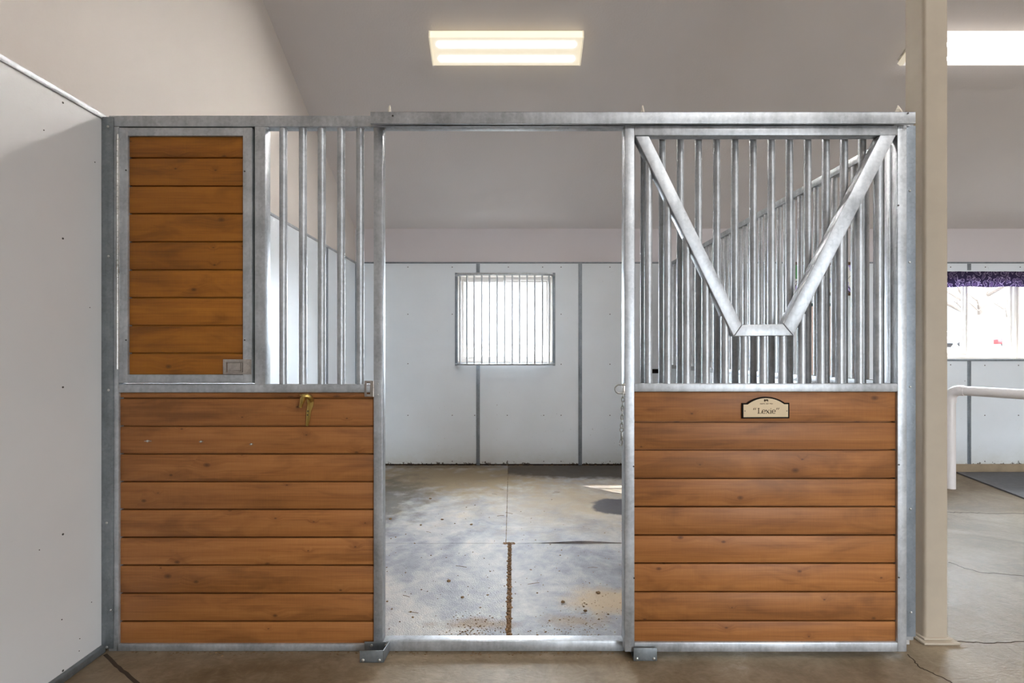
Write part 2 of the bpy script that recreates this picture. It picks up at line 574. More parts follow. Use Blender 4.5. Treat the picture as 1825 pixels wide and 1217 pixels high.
def tag(o, label=None, cat=None, group=None, kind=None):
    for k, v in (('label', label), ('category', cat), ('group', group), ('kind', kind)):
        if v:
            o[k] = v
    return o


def thing(name, loc, label, cat, group=None, rot=None):
    o = bpy.data.objects.new(name, None)
    o.empty_display_size = 0.1
    COL.objects.link(o)
    o.location = loc
    if rot:
        o.rotation_euler = rot
    ROOT[o] = Vector(loc) if not rot else Vector((0, 0, 0))
    return tag(o, label, cat, group)


def balls(name, mat, parent, spots):
    """One small part per spot: (centre, radius, stretch) dome or (p0, p1, r) pin."""
    for sp in spots:
        m = MB()
        if isinstance(sp[1], tuple):
            m.cyl(sp[0], sp[1], sp[2], 10)
        else:
            m.ball(sp[0], sp[1], 2, 0, sp[2])
        m.build(name, mat, parent)


def struct(mb, name, mat, parent=None, **kw):
    o = mb.build(name, mat, parent, **kw)
    if parent is None:
        o['kind'] = 'structure'
    return o


def copy_part(o, off):
    c = o.copy()
    COL.objects.link(c)
    c.location = o.location + Vector(off)
    ROOT[c] = ROOT[o]
    return c


# ------------------------------------------------------------------ dimensions
BACKY = 3.59                     # face of the back lining (5.80 m from the camera)
DB = 5.80
LX = -1.872                      # face of the left lining
SL = 0.545                       # roof pitch
ZB = 2.857                       # ceiling height at the back wall
RX = 8.4                         # right wall
RIDGEY = -1.8
FRONTY = -7.0
th = math.atan(SL)


def ceil_z(y):
    return ZB + SL * (BACKY + 0.01 - y) if y > RIDGEY else ZB + SL * (BACKY + 0.01 - RIDGEY) - SL * (RIDGEY - y)


def floor_z(x, y):
    a = min(1, max(0, (x - 2.12) / 0.3))
    b = min(1, max(0, (y - 0.35) / 1.6))
    b = b * b * (3 - 2 * b)
    return -0.07 * a * b


def sill(px0, px1, py0, py1):
    return X(px0, DB), X(px1, DB), Z(py1, DB), Z(py0, DB)


W1 = (X(815, DB), X(985, DB), Z(646, DB), Z(490, DB))
W2 = (4.84, X(1828, DB), Z(639.5, DB), Z(486, DB))


def holed(mb, x0, x1, y0, y1, z0, z1, holes, bev=0.0):
    """Wall board from x0..x1 with rectangular openings cut out."""
    xs = sorted({x0, x1} | {v for h in holes for v in h[:2] if x0 < v < x1})
    for a, b in zip(xs, xs[1:]):
        cuts = sorted([(h[2], h[3]) for h in holes if h[0] < (a + b) / 2 < h[1]])
        z = z0
        for c0, c1 in cuts:
            if c0 > z:
                mb.box(a, b, y0, y1, z, min(c0, z1), bev)
            z = max(z, c1)
        if z < z1:
            mb.box(a, b, y0, y1, z, z1, bev)
    return mb


# ------------------------------------------------------------------ setting
def build_setting():
    # floor: one slab, with a slight fall towards the wash bay on the right
    t = bmesh.new()
    xs = [LX - 0.3 + i * (RX + 0.3 - LX + 0.3) / 70 for i in range(71)]
    ys = [FRONTY - 0.3 + i * (BACKY + 0.3 - FRONTY + 0.3) / 70 for i in range(71)]
    V = [[t.verts.new((x, y, floor_z(x, y))) for y in ys] for x in xs]
    for i in range(70):
        for j in range(70):
            t.faces.new((V[i][j], V[i + 1][j], V[i + 1][j + 1], V[i][j + 1]))
    m = MB()
    m._merge(t)
    m.box(LX - 0.3, RX + 0.3, FRONTY - 0.3, BACKY + 0.3, -0.3, -0.12)
    floor = struct(m, 'floor', CONC, origin=(0, 0, 0))

    def crack(pts, w, name='crack'):
        mm = MB()
        for (x0, y0), (x1, y1) in zip(pts, pts[1:]):
            dx, dy = x1 - x0, y1 - y0
            l = math.hypot(dx, dy) or 1
            nx, ny = -dy / l * w / 2, dx / l * w / 2
            q = [(x0 + nx, y0 + ny), (x0 - nx, y0 - ny), (x1 - nx, y1 - ny), (x1 + nx, y1 + ny)]
            za = floor_z(x0, y0) + 0.0012
            zb = floor_z(x1, y1) + 0.0012
            zz = [za, za, zb, zb]
            mm.poly3([[(a, b, z - 0.001) for (a, b), z in zip(q, zz)], [(a, b, z) for (a, b), z in zip(q, zz)]])
        return mm.build(name, CRACK, floor)

    def G(px, py):
        d = F * EYE / (py - HY)
        return (X(px, d), d + CAMY)

    def wander(pts, n=8, amp=0.006):
        out = []
        for a, b in zip(pts, pts[1:]):
            for k in range(n):
                f = k / n
                out.append((a[0] + (b[0] - a[0]) * f + random.uniform(-amp, amp), a[1] + (b[1] - a[1]) * f + random.uniform(-amp, amp)))
        return out + [pts[-1]]
    crack(wander([G(188, 1166), G(212, 1190), G(250, 1222)], 6, 0.002), 0.014, 'expansion_joint')
    crack(wander([G(1618, 1165), G(1640, 1190), G(1672, 1204), G(1706, 1222)]), 0.004)
    def GR(px, py):
        d = F * (EYE + 0.055) / (py - HY)
        return (X(px, d), d + CAMY)
    crack(wander([GR(1676, 909), GR(1760, 912), GR(1880, 912)], 14, 0.012), 0.006)
    crack(wander([G(1695, 1142), G(1760, 1146), G(1860, 1142)], 10, 0.003), 0.004)
    crack(wander([GR(1690, 1010), GR(1740, 1030), GR(1850, 1042)], 10, 0.01), 0.003)

    # back wall: upper plaster + framing behind, lining boards and seam trims in front
    y0 = BACKY + 0.012
    m = holed(MB(), LX - 0.3, RX + 0.2, y0, y0 + 0.17, -0.3, 3.6, [W1, W2])
    wb = struct(m, 'wall_back', UPPER_B)
    edges = [LX, -1.63, X(852, DB), X(1034, DB), 1.935, 3.04, 4.262, X(1727, DB), 6.70, RX]
    for a, b in zip(edges, edges[1:]):
        m = holed(MB(), a + 0.001, b - 0.001, BACKY, y0, 0.034, 2.44, [W1, W2])
        m.build('lining_board', PANEL, wb)
    # screw heads of the lining
    m = MB()
    for (sx, sy) in [(727, 648), (727, 740), (806, 740), (846, 740), (904, 740), (969, 740), (1000, 740), (1087, 740), (1000, 560), (1087, 560),
                     (1000, 649), (1087, 649), (806, 560), (727, 560), (727, 476), (806, 476), (906, 476), (967, 476), (1000, 476), (1087, 476),
                     (1087, 822), (1000, 822), (969, 822), (904, 822), (806, 822), (1694, 650), (1755, 651), (1815, 651), (1694, 476), (1756, 476), (1818, 476), (1755, 740), (1815, 740),
                     (1755, 822), (1815, 822)]:
        x, z = X(sx, DB), Z(sy, DB)
        m.cyl((x, BACKY + 0.004, z), (x, BACKY - 0.003, z), 0.006, 8)
    m.build('screw_head', SCREWH, wb)
    m = MB().box(1.95, RX, BACKY - 0.02, BACKY + 0.03, -0.10, 0.033, 0.004)
    struct(m, 'baseboard_back', CONC_D)
    struct(MB().box(LX, 1.95, y0 - 0.004, y0 + 0.004, -0.02, 0.05), 'base_shadow_strip', SHADOW_STRIP)  # dark strip painting the shadow gap under the lining boards
    n = 0

    def trim(mb, mat=TRIM):
        nonlocal n
        n += 1
        return struct(mb, 'trim_%d' % n, mat)
    trim(MB().box(LX, RX, BACKY - 0.006, BACKY + 0.012, 2.437, 2.455, 0.003))
    for px in (852, 1034, 1727):
        x = X(px, DB)
        holes = [W1, W2]
        m = holed(MB(), x - 0.022, x + 0.022, BACKY - 0.005, BACKY + 0.002, 0.02, 2.434, [(h[0] - .02, h[1] + .02, h[2] - .02, h[3] + .03) for h in holes], 0.0015)
        m.box(x - 0.006, x + 0.006, BACKY - 0.008, BACKY - 0.004, 0.03, W1[2] - 0.03, 0.001)
        trim(m)
    for x in (3.04, 4.262, 6.70):
        trim(MB().box(x - 0.022, x + 0.022, BACKY - 0.005, BACKY + 0.002, 0.02, 2.434, 0.0015))
    # trims round the right-hand window
    trim(MB().box(4.6, RX, BACKY - 0.008, BACKY + 0.002, W2[2] - 0.026, W2[2] - 0.004, 0.002))

    # left wall
    m = MB().box(LX - 0.2, LX - 0.012, FRONTY, BACKY + 0.15, -0.2, 6.0)
    wl = struct(m, 'wall_left', UPPER)
    le = [FRONTY, -3.63, -2.41, -0.97, 0.25, 1.47, 2.69, BACKY]
    for i, (a, b) in enumerate(zip(le, le[1:])):
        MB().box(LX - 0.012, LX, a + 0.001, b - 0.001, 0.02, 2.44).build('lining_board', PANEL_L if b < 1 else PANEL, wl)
    m = MB()
    for (sx, sy, r) in [(112, 183, 4), (112, 425, 4), (112, 690, 4), (112, 952, 4.4), (112, 1195, 4.4), (78, 232, 2.5), (169, 289, 2.5), (110, 1104, 2.5),
                        (160, 548, 2), (70, 980, 2), (163, 1073, 2), (142, 1138, 2), (141, 1160, 2)]:
        d = -LX * F / (CX - sx)
        m.cyl((LX - 0.002, d + CAMY, Z(sy, d)), (LX + 0.0012, d + CAMY, Z(sy, d)), r * 0.001, 10)
    m.build('screw_head', SCREWH, wl)
    trim(MB().box(LX - 0.014, LX + 0.006, FRONTY, BACKY - 0.006, 2.432, 2.456, 0.002), GALV)
    for y in (1.47, 2.69):
        trim(MB().box(LX - 0.002, LX + 0.005, y - 0.022, y + 0.022, 0.02, 2.434, 0.0015))
    trim(MB().box(LX - 0.004, LX + 0.022, FRONTY, -0.005, 0.001, 0.032, 0.003), GALV_DULL)
    trim(MB().box(LX - 0.002, LX + 0.012, BACKY - 0.014, BACKY + 0.002, 0.02, 2.434, 0.002))

    # ceiling, both slopes; the near eave runs out past the back wall
    ov = 0.43
    yE = BACKY + 0.012 + 0.17 + ov
    pts = [(yE, ZB + SL * (BACKY + 0.01 - yE)), (RIDGEY, ceil_z(RIDGEY)), (FRONTY - 0.4, ceil_z(FRONTY - 0.4))]
    up = [(y, z + 0.22) for y, z in reversed(pts)]
    ring = pts + up
    m = MB().poly3([[(LX - 0.6, y, z) for y, z in ring], [(RX + 0.6, y, z) for y, z in ring]])
    struct(m, 'ceiling', CEIL, smooth=False)
    # far walls of the barn, out of the picture
    struct(MB().box(RX, RX + 0.2, FRONTY, BACKY + 0.2, -0.3, 6.0), 'wall_right', UPPER)
    D = (2.8, 6.2, -0.05, 2.5)  # unseen opening added here, sized for the daylight it lets in
    struct(holed(MB(), LX - 0.2, RX + 0.2, FRONTY - 0.2, FRONTY, -0.3, 6.0, [D]), 'wall_front', UPPER)

    # windows
    def window(name, W, slider):
        x0, x1, z0, z1 = W
        yi = y0 + 0.005
        m = MB()
        # reveal lining
        m.box(x0 - 0.004, x0 + 0.012, BACKY + 0.004, y0 + 0.168, z0, z1)
        m.box(x1 - 0.012, x1 + 0.004, BACKY + 0.004, y0 + 0.168, z0, z1)
        m.box(x0 - 0.004, x1 + 0.004, BACKY + 0.004, y0 + 0.168, z0 - 0.004, z0 + 0.012)
        m.box(x0 - 0.004, x1 + 0.004, BACKY + 0.004, y0 + 0.168, z1 - 0.012, z1 + 0.004)
        w = struct(m, name, REVEAL)
        a, b, c, e = x0 + 0.012, x1 - 0.012, z0 + 0.012, z1 - 0.012
        ya, yb = y0 + 0.075, y0 + 0.135
        fr = MB()
        fw = 0.036
        fr.box(a, a + fw, ya, yb, c, e, 0.004).box(b - fw, b, ya, yb, c, e, 0.004)
        fr.box(a + fw, b - fw, ya, yb, c, c + fw, 0.004).box(a + fw, b - fw, ya, yb, e - fw, e, 0.004)
        fr.build('window_frame', VINYL, w)
        mid = slider
        for (p, q, yy) in ((a + fw, mid + 0.02, ya + 0.008), (mid - 0.02, b - fw, ya + 0.03)):
            s = MB()
            sw = 0.023
            s.box(p, p + sw, yy, yy + 0.02, c + fw, e - fw, 0.003).box(q - sw, q, yy, yy + 0.02, c + fw, e - fw, 0.003)
            s.box(p + sw, q - sw, yy, yy + 0.02, c + fw, c + fw + sw, 0.003).box(p + sw, q - sw, yy, yy + 0.02, e - fw - sw, e - fw, 0.003)
            so = s.build('sash', VINYL, w)
            MB().box(p + sw, q - sw, yy + 0.008, yy + 0.012, c + fw + sw, e - fw - sw).build('pane', GLASS, so)
        return w
    window('window_1', W1, X(900, DB + .09))
    w2 = window('window_2', W2, X(1722, DB + .09))
    xl = X(1720, DB + .09)
    MB().box(xl - 0.012, xl + 0.012, y0 + 0.065, y0 + 0.085, Z(572, DB), Z(560, DB), 0.003).build('latch', VINYL, w2)
    return D


DAYLIGHT_OPENING = build_setting()


# ------------------------------------------------------------------ wood panels and bars
def planks(x0, x1, yf, yb, edges, name, mat, parent, gap=0.0065, back=0.012):
    """Horizontal tongue-and-groove boards between the heights in edges (top to bottom)."""
    m = MB()
    for a, b in zip(edges, edges[1:]):
        m.box(x0, x1, yf + random.uniform(0, 0.0012), yb, b + gap / 2, a - gap / 2, 0.0032, 2)
    m.box(x0, x1, yb - 0.004, yb + 0.006, edges[-1], edges[0])
    return m.build(name, mat, parent)


D0 = 2.21


def stall_front():
    root = thing('stall_enclosure', (0, 0.025, 0), 'galvanised steel stall front with pine boards, feed door and vertical bars round the open doorway', 'stall front')
    y1 = 0.05
    bv = 0.004
    zt = Z(205.5, D0)
    z_tr = Z(225.5, D0)
    xl, xr = X(193, D0), 1.838

    def rail(name, x0, x1, z0, z1, ya=0.0, yb=y1, mat=GALV):
        return MB().box(x0, x1, ya, yb, z0, z1, bv).build(name, mat, root)
    rail('top_rail', xl, xr, z_tr, zt)
    zm0, zm1 = Z(699.6, D0), Z(685, D0)
    xs0, xs1 = X(665.6, D0), X(682, D0)
    xp0, xp1 = 0.5133, 0.5633
    # uprights
    rail('stile', xl, X(211.5, D0), 0.0, z_tr + 0.001)
    rail('stile', xs0, xs1, 0.0, z_tr + 0.001)
    rail('stile', xp0, xp1, 0.0, z_tr + 0.001)
    rail('stile', 1.79, xr, 0.05, z_tr + 0.001)
    xm0, xm1 = X(453.5, D0), X(472.7, D0)
    rail('mullion', xm0, xm1, zm1 - 0.001, z_tr + 0.001)
    # rails
    rail('mid_rail', X(209, D0), xs0, zm0, zm1)
    rail('mid_rail', xp1, 1.79, zm0, zm1)
    rail('bottom_rail', X(207, D0), xs0, 0.0, Z(1148, D0))
    rail('bottom_rail', xp1, 1.79, 0.05, 0.09)
    m = MB().box(xs1, xp0, 0.0, 0.047, 0.0, 0.047, bv)
    m.box(xs1 + 0.02, xp0 - 0.02, 0.004, 0.043, 0.046, 0.0485, 0.001)
    m.build('threshold', GALV_DOOR, root)
    # grille bars, left of the doorway
    dbar = D0 + 0.025
    px = [505, 540, 573.5, 608, 642]
    first = MB().cyl((X(px[0], dbar), 0.025, zm1 - 0.004), (X(px[0], dbar), 0.025, z_tr + 0.004), 0.0172, 20).build('bar', GALV, root)
    for p in px[1:]:
        copy_part(first, (X(p, dbar) - X(px[0], dbar), 0, 0))
    # and behind the slid-open door
    x1st = X(1180 + 32.4 * -1, dbar)
    second = MB().cyl((x1st, 0.025, zm1 - 0.004), (x1st, 0.025, z_tr + 0.004), 0.0158, 20).build('bar', GALV, root)
    for i in range(0, 13):
        copy_part(second, (X(1180 + 32.4 * i, dbar) - x1st, 0, 0))
    # welds at the heads of the left bars
    balls('weld', GALV_DOOR, root, [((X(p, dbar) + 0.016, 0.02, z_tr - 0.002), 0.0065, (1, 1, 1)) for p in px] +
          [((xx, 0.012, z_tr - 0.002), 0.009, (1, 1, 1)) for xx in (xm1 + 0.003, xs1 + 0.003)])
    # lower boards
    dp = D0 + 0.010
    ed = [zm0 + 0.002] + [Z(y, dp) for y in (709.6, 759.5, 808.9, 858.4, 907.8, 957.7, 1007.6, 1057.5, 1107.4)] + [Z(1149, dp)]
    planks(X(208, D0), xs0 + 0.002, 0.010, 0.034, ed, 'wood_panel', WOOD, root)
    planks(xp1 - 0.002, 1.792, 0.010, 0.034, [zm0 + 0.002 - i * (zm0 - 0.09) / 8.6 for i in range(9)] + [0.088], 'wood_panel', WOOD, root)
    # small screws on the stiles
    balls('screw', ZINC, root, [((X(sx, D0), 0.002, Z(sy, D0)), (X(sx, D0), -0.003, Z(sy, D0)), 0.0045) for (sx, sy) in ((668, 776), (668, 1090))])

    # feed door
    yf, yb = -0.004, 0.034
    fx0, fx1, fz0, fz1 = X(212.5, D0), X(449.5, D0), Z(682, D0), Z(227.8, D0)
    w = 16.2 * D0 / F
    wz = 14.6 * D0 / F
    m = MB()
    m.box(fx0, fx0 + w, yf, yb, fz0, fz1, 0.003).box(fx1 - w, fx1, yf, yb, fz0, fz1, 0.003)
    m.box(fx0 + w - 0.003, fx1 - w + 0.003, yf + 0.0004, yb, fz1 - wz, fz1 - 0.0004, 0.003).box(fx0 + w - 0.003, fx1 - w + 0.003, yf + 0.0004, yb, fz0 + 0.0004, fz0 + wz, 0.003)
    fd = m.build('feed_door', GALV, root)
    ed = [fz1 - wz + 0.003] + [Z(y, D0 + 0.006) for y in (281, 331.5, 380.8, 430.9, 481, 530.6, 580.2, 629.5)] + [fz0 + wz - 0.003]
    planks(fx0 + w - 0.002, fx1 - w + 0.002, yf + 0.010, yb - 0.008, ed, 'wood_panel', WOOD_DIM, fd)
    # dark gap stop behind the door edge
    MB().box(fx0 - 0.003, xm0 + 0.002, 0.044, 0.049, fz0 - 0.004, z_tr).build('door_stop', GALV_DULL, root)
    # piano hinge
    m = MB()
    z = Z(658, D0)
    k = 0
    while z < Z(246, D0):
        xh = X(210.6, D0)
        m.cyl((xh, -0.004, z), (xh, -0.004, z + 0.0245), 0.0050 if k % 2 else 0.0056, 10)
        z += 0.0262
        k += 1
    m.box(X(211, D0), X(214.5, D0), -0.0058, -0.002, Z(658, D0), Z(246, D0), 0.001)
    m.build('hinge', ZINC, fd)
    # recessed slam latch
    kx = D0 / F
    px0, px1, pz0, pz1 = X(399, D0), X(449, D0), Z(667, D0), Z(640.2, D0)
    m = MB()
    rx0, rx1, rz0, rz1 = X(404.5, D0), X(434.5, D0), Z(664, D0), Z(645.5, D0)
    yl = yf - 0.004
    m.box(px0, rx0, yl, yf + 0.004, pz0, pz1, 0.0018).box(rx1, px1, yl, yf + 0.004, pz0, pz1, 0.0018)
    m.box(rx0 - 0.002, rx1 + 0.002, yl + 0.0002, yf + 0.004, pz0 + 0.0002, rz0, 0.0016).box(rx0 - 0.002, rx1 + 0.002, yl + 0.0002, yf + 0.004, rz1, pz1 - 0.0002, 0.0016)
    m.box(rx0, rx1, yf + 0.006, yf + 0.010, rz0, rz1)
    m.box(X(407.5, D0), X(430, D0), yf - 0.002, yf + 0.004, Z(661, D0), Z(646.5, D0), 0.003)
    m.box(X(431.5, D0), X(433.5, D0), yf - 0.003, yf + 0.004, Z(663, D0), Z(646.5, D0), 0.001)
    for (sx, sy) in ((402, 643.5), (402, 664), (442.5, 647.5), (443.5, 664)):
        m.ball((X(sx, D0), yl - 0.0005, Z(sy, D0)), 0.0032, 1)
    m.cyl((X(442.5, D0), yl, Z(655, D0)), (X(442.5, D0), yl - 0.003, Z(655, D0)), 0.010, 14)
    m.build('latch', STEEL, fd)
    balls('screw', SCREWH, fd, [((X(sx, D0), yf + 0.002, Z(sy, D0)), (X(sx, D0), yf - 0.0015, Z(sy, D0)), 0.0035) for (sx, sy) in ((226, 304), (226, 606), (437, 306), (437, 606))])
    return root


stall_front()


def wall_channels():
    # left: angle that ties the front to the lined wall
    x0, x1 = X(180, D0 - .004), X(201.8, D0 - .004)
    root = thing('wall_channel', (LX + 0.02, -0.002, 0), 'dull grey steel channel screwed to the white wall beside the feed door', 'channel')
    m = MB().box(LX + 0.0005, x1, -0.0045, -0.0005, 0.015, Z(209, D0), 0.001)
    m.box(LX + 0.0005, LX + 0.0045, -0.001, 0.05, 0.015, Z(209, D0), 0.001)
    m.build('body', GALV_DULL, root)
    balls('screw', ZINC, root, [((X(sx, D0), -0.0055, Z(sy, D0)), 0.0058, (1, .5, 1)) for (sx, sy) in ((194, 226.5), (195, 457), (195, 695), (192, 931), (199, 1086), (192, 1152))])
    # right: beside the slid-open door, ends above the floor
    root = thing('wall_channel', (1.86, -0.002, 0.07), 'grey steel channel between the slid-open door and the beige column', 'channel')
    m = MB().box(1.792, X(1632, D0 - .004), -0.0045, -0.0005, 0.07, 2.40, 0.001)
    m.box(X(1632, D0 - .004) - 0.004, X(1632, D0 - .004), -0.001, 0.055, 0.07, 2.40, 0.001)
    m.build('body', TRIM, root)
    balls('screw', ZINC, root, [((X(sx, D0), -0.0055, Z(sy, D0)), 0.0052, (1, .6, 1)) for (sx, sy) in ((1620, 340.5), (1619.5, 467.5), (1620.5, 689), (1621, 906), (1622, 1090))])


wall_channels()


# ------------------------------------------------------------------ sliding door and track
DD = 2.155


def sliding_door():
    root = thing('stall_door', (1.13, -0.03, 0.031), 'slid-open stall door of bright steel tube with pine boards and a V-shaped yoke opening', 'stall door')
    ya, yb = -0.055, -0.010
    bv = 0.004
    x0, x1, x2, x3 = X(1113.5, DD), X(1131, DD), X(1599.8, DD), X(1616.5, DD)
    zt, zb = Z(223, DD), Z(1162, DD)

    def part(name, a, b, c, e, mat=GALV_DOOR):
        return MB().box(a, b, ya, yb, c, e, bv).build(name, mat, root)
    part('stile', x0, x1, zb, zt)
    part('stile', x2, x3, zb, zt)
    part('top_rail', x1 - 0.001, x2 + 0.001, Z(241, DD), zt - 0.0006)
    zm0, zm1 = Z(698.3, DD), Z(683.7, DD)
    part('mid_rail', x1 - 0.001, x2 + 0.001, zm0, zm1)
    part('bottom_rail', x1 - 0.001, x2 + 0.001, zb, Z(1145, DD))

    def pp(l):
        return [(X(a, DD), Z(b, DD)) for a, b in l]
    for l in ([(1132.4, 242.5), (1156.3, 242.5), (1321.9, 578.5), (1307.2, 599.4)],
              [(1307.6, 599.2), (1322.2, 578.7), (1395.6, 577.4), (1413.2, 598)],
              [(1413.7, 598), (1396, 577.2), (1568.2, 241), (1596.5, 241)]):
        MB().prism(pp(l), ya - 0.003, yb - 0.002, 0.004).build('yoke_bar', GALV_DOOR, root)
    # bars under the yoke
    db = 2.18
    for i in range(13):
        px = 1155.2 + 34.08 * i
        x = X(px, db)
        if px < 1307:
            y = 243.5 + (px - 1132.4) / 174.8 * 355.9 - 10
        elif px > 1413.7:
            y = 598 - (px - 1413.7) / 181.1 * 358 - 10
        else:
            y = 590
        MB().cyl((x, -0.031, zm1 - 0.004), (x, -0.031, Z(y, db)), 0.0172, 20).build('bar', GALV_DOOR, root)
    dp = DD + 0.010
    ed = [zm0 + 0.002] + [Z(y, dp) for y in (752, 801.8, 852.6, 903, 953.8, 1004, 1054.9, 1106.6)] + [Z(1146, dp)]
    planks(x1 - 0.002, x2 + 0.002, ya + 0.010, yb - 0.008, ed, 'wood_panel', WOOD, root)
    # hangers up into the track
    for px in (1171, 1597):
        m = MB().cyl((X(px, DD), -0.040, zt - 0.002), (X(px, DD), -0.040, 2.405), 0.006, 10)
        m.cyl((X(px, DD) - 0.012, -0.055, 2.402), (X(px, DD) - 0.012, -0.048, 2.402), 0.014, 16)
        m.build('hanger', ZINC, root)
    balls('screw', SCREWH, root, [((X(sx, DD), ya + 0.002, Z(sy, DD)), (X(sx, DD), ya - 0.002, Z(sy, DD)), 0.0035) for (sx, sy) in ((1601, 366), (1602, 828), (1129, 831), (1130, 1030), (1602, 1029))])


sliding_door()


def track():
    d = 2.135
    x0, x1 = X(660, d), X(1632, d)
    zt, zb = Z(199.2, d), Z(219.4, d)
    ya, yb = -0.075, -0.012
    root = thing('door_track', ((x0 + x1) / 2, -0.05, zb), 'long pale steel box track running over the doorway and the open door', 'track')
    m = MB()
    m.box(x0, x1, ya, ya + 0.003, zb, zt, 0.001)
    m.box(x0, x1, ya, yb, zt - 0.003, zt, 0.001)
    m.box(x0, x1, -0.038, -0.035, zb, zt, 0.001)
    m.box(x0, x1, ya, ya + 0.012, zb - 0.001, zb + 0.002, 0.001)
    m.box(x0, x1, -0.046, -0.035, zb, zb + 0.002)
    m.box(x0, x1, yb - 0.004, yb, zt - 0.03, zt, 0.001)
    m.build('channel', GALV_DOOR, root)
    for px, d2 in ((694, 2.19), (1146, 2.19), (1603, 2.19)):
        x = X(px, d2)
        s = 1 if px > 912 else -1
        m = MB().poly3([[(x - 0.003, -0.045, zt - 0.002), (x - 0.003, 0.012, zt - 0.002 + 0.026), (x - 0.003, -0.012, 2.488), (x - 0.003, -0.03, 2.46)],
                        [(x + 0.003, -0.045, zt - 0.002), (x + 0.003, 0.012, zt - 0.002 + 0.026), (x + 0.003, -0.012, 2.488), (x + 0.003, -0.03, 2.46)]])
        m.box(x - 0.012, x + 0.012, -0.022, 0.03, 2.4505, 2.4535)
        m.build('bracket', SPIKE, root)
    balls('screw', SCREWH, root, [((X(sx, d), ya + 0.001, Z(sy, d)), (X(sx, d), ya - 0.002, Z(sy, d)), 0.004) for (sx, sy) in ((700, 206.5), (1618, 202))])


track()


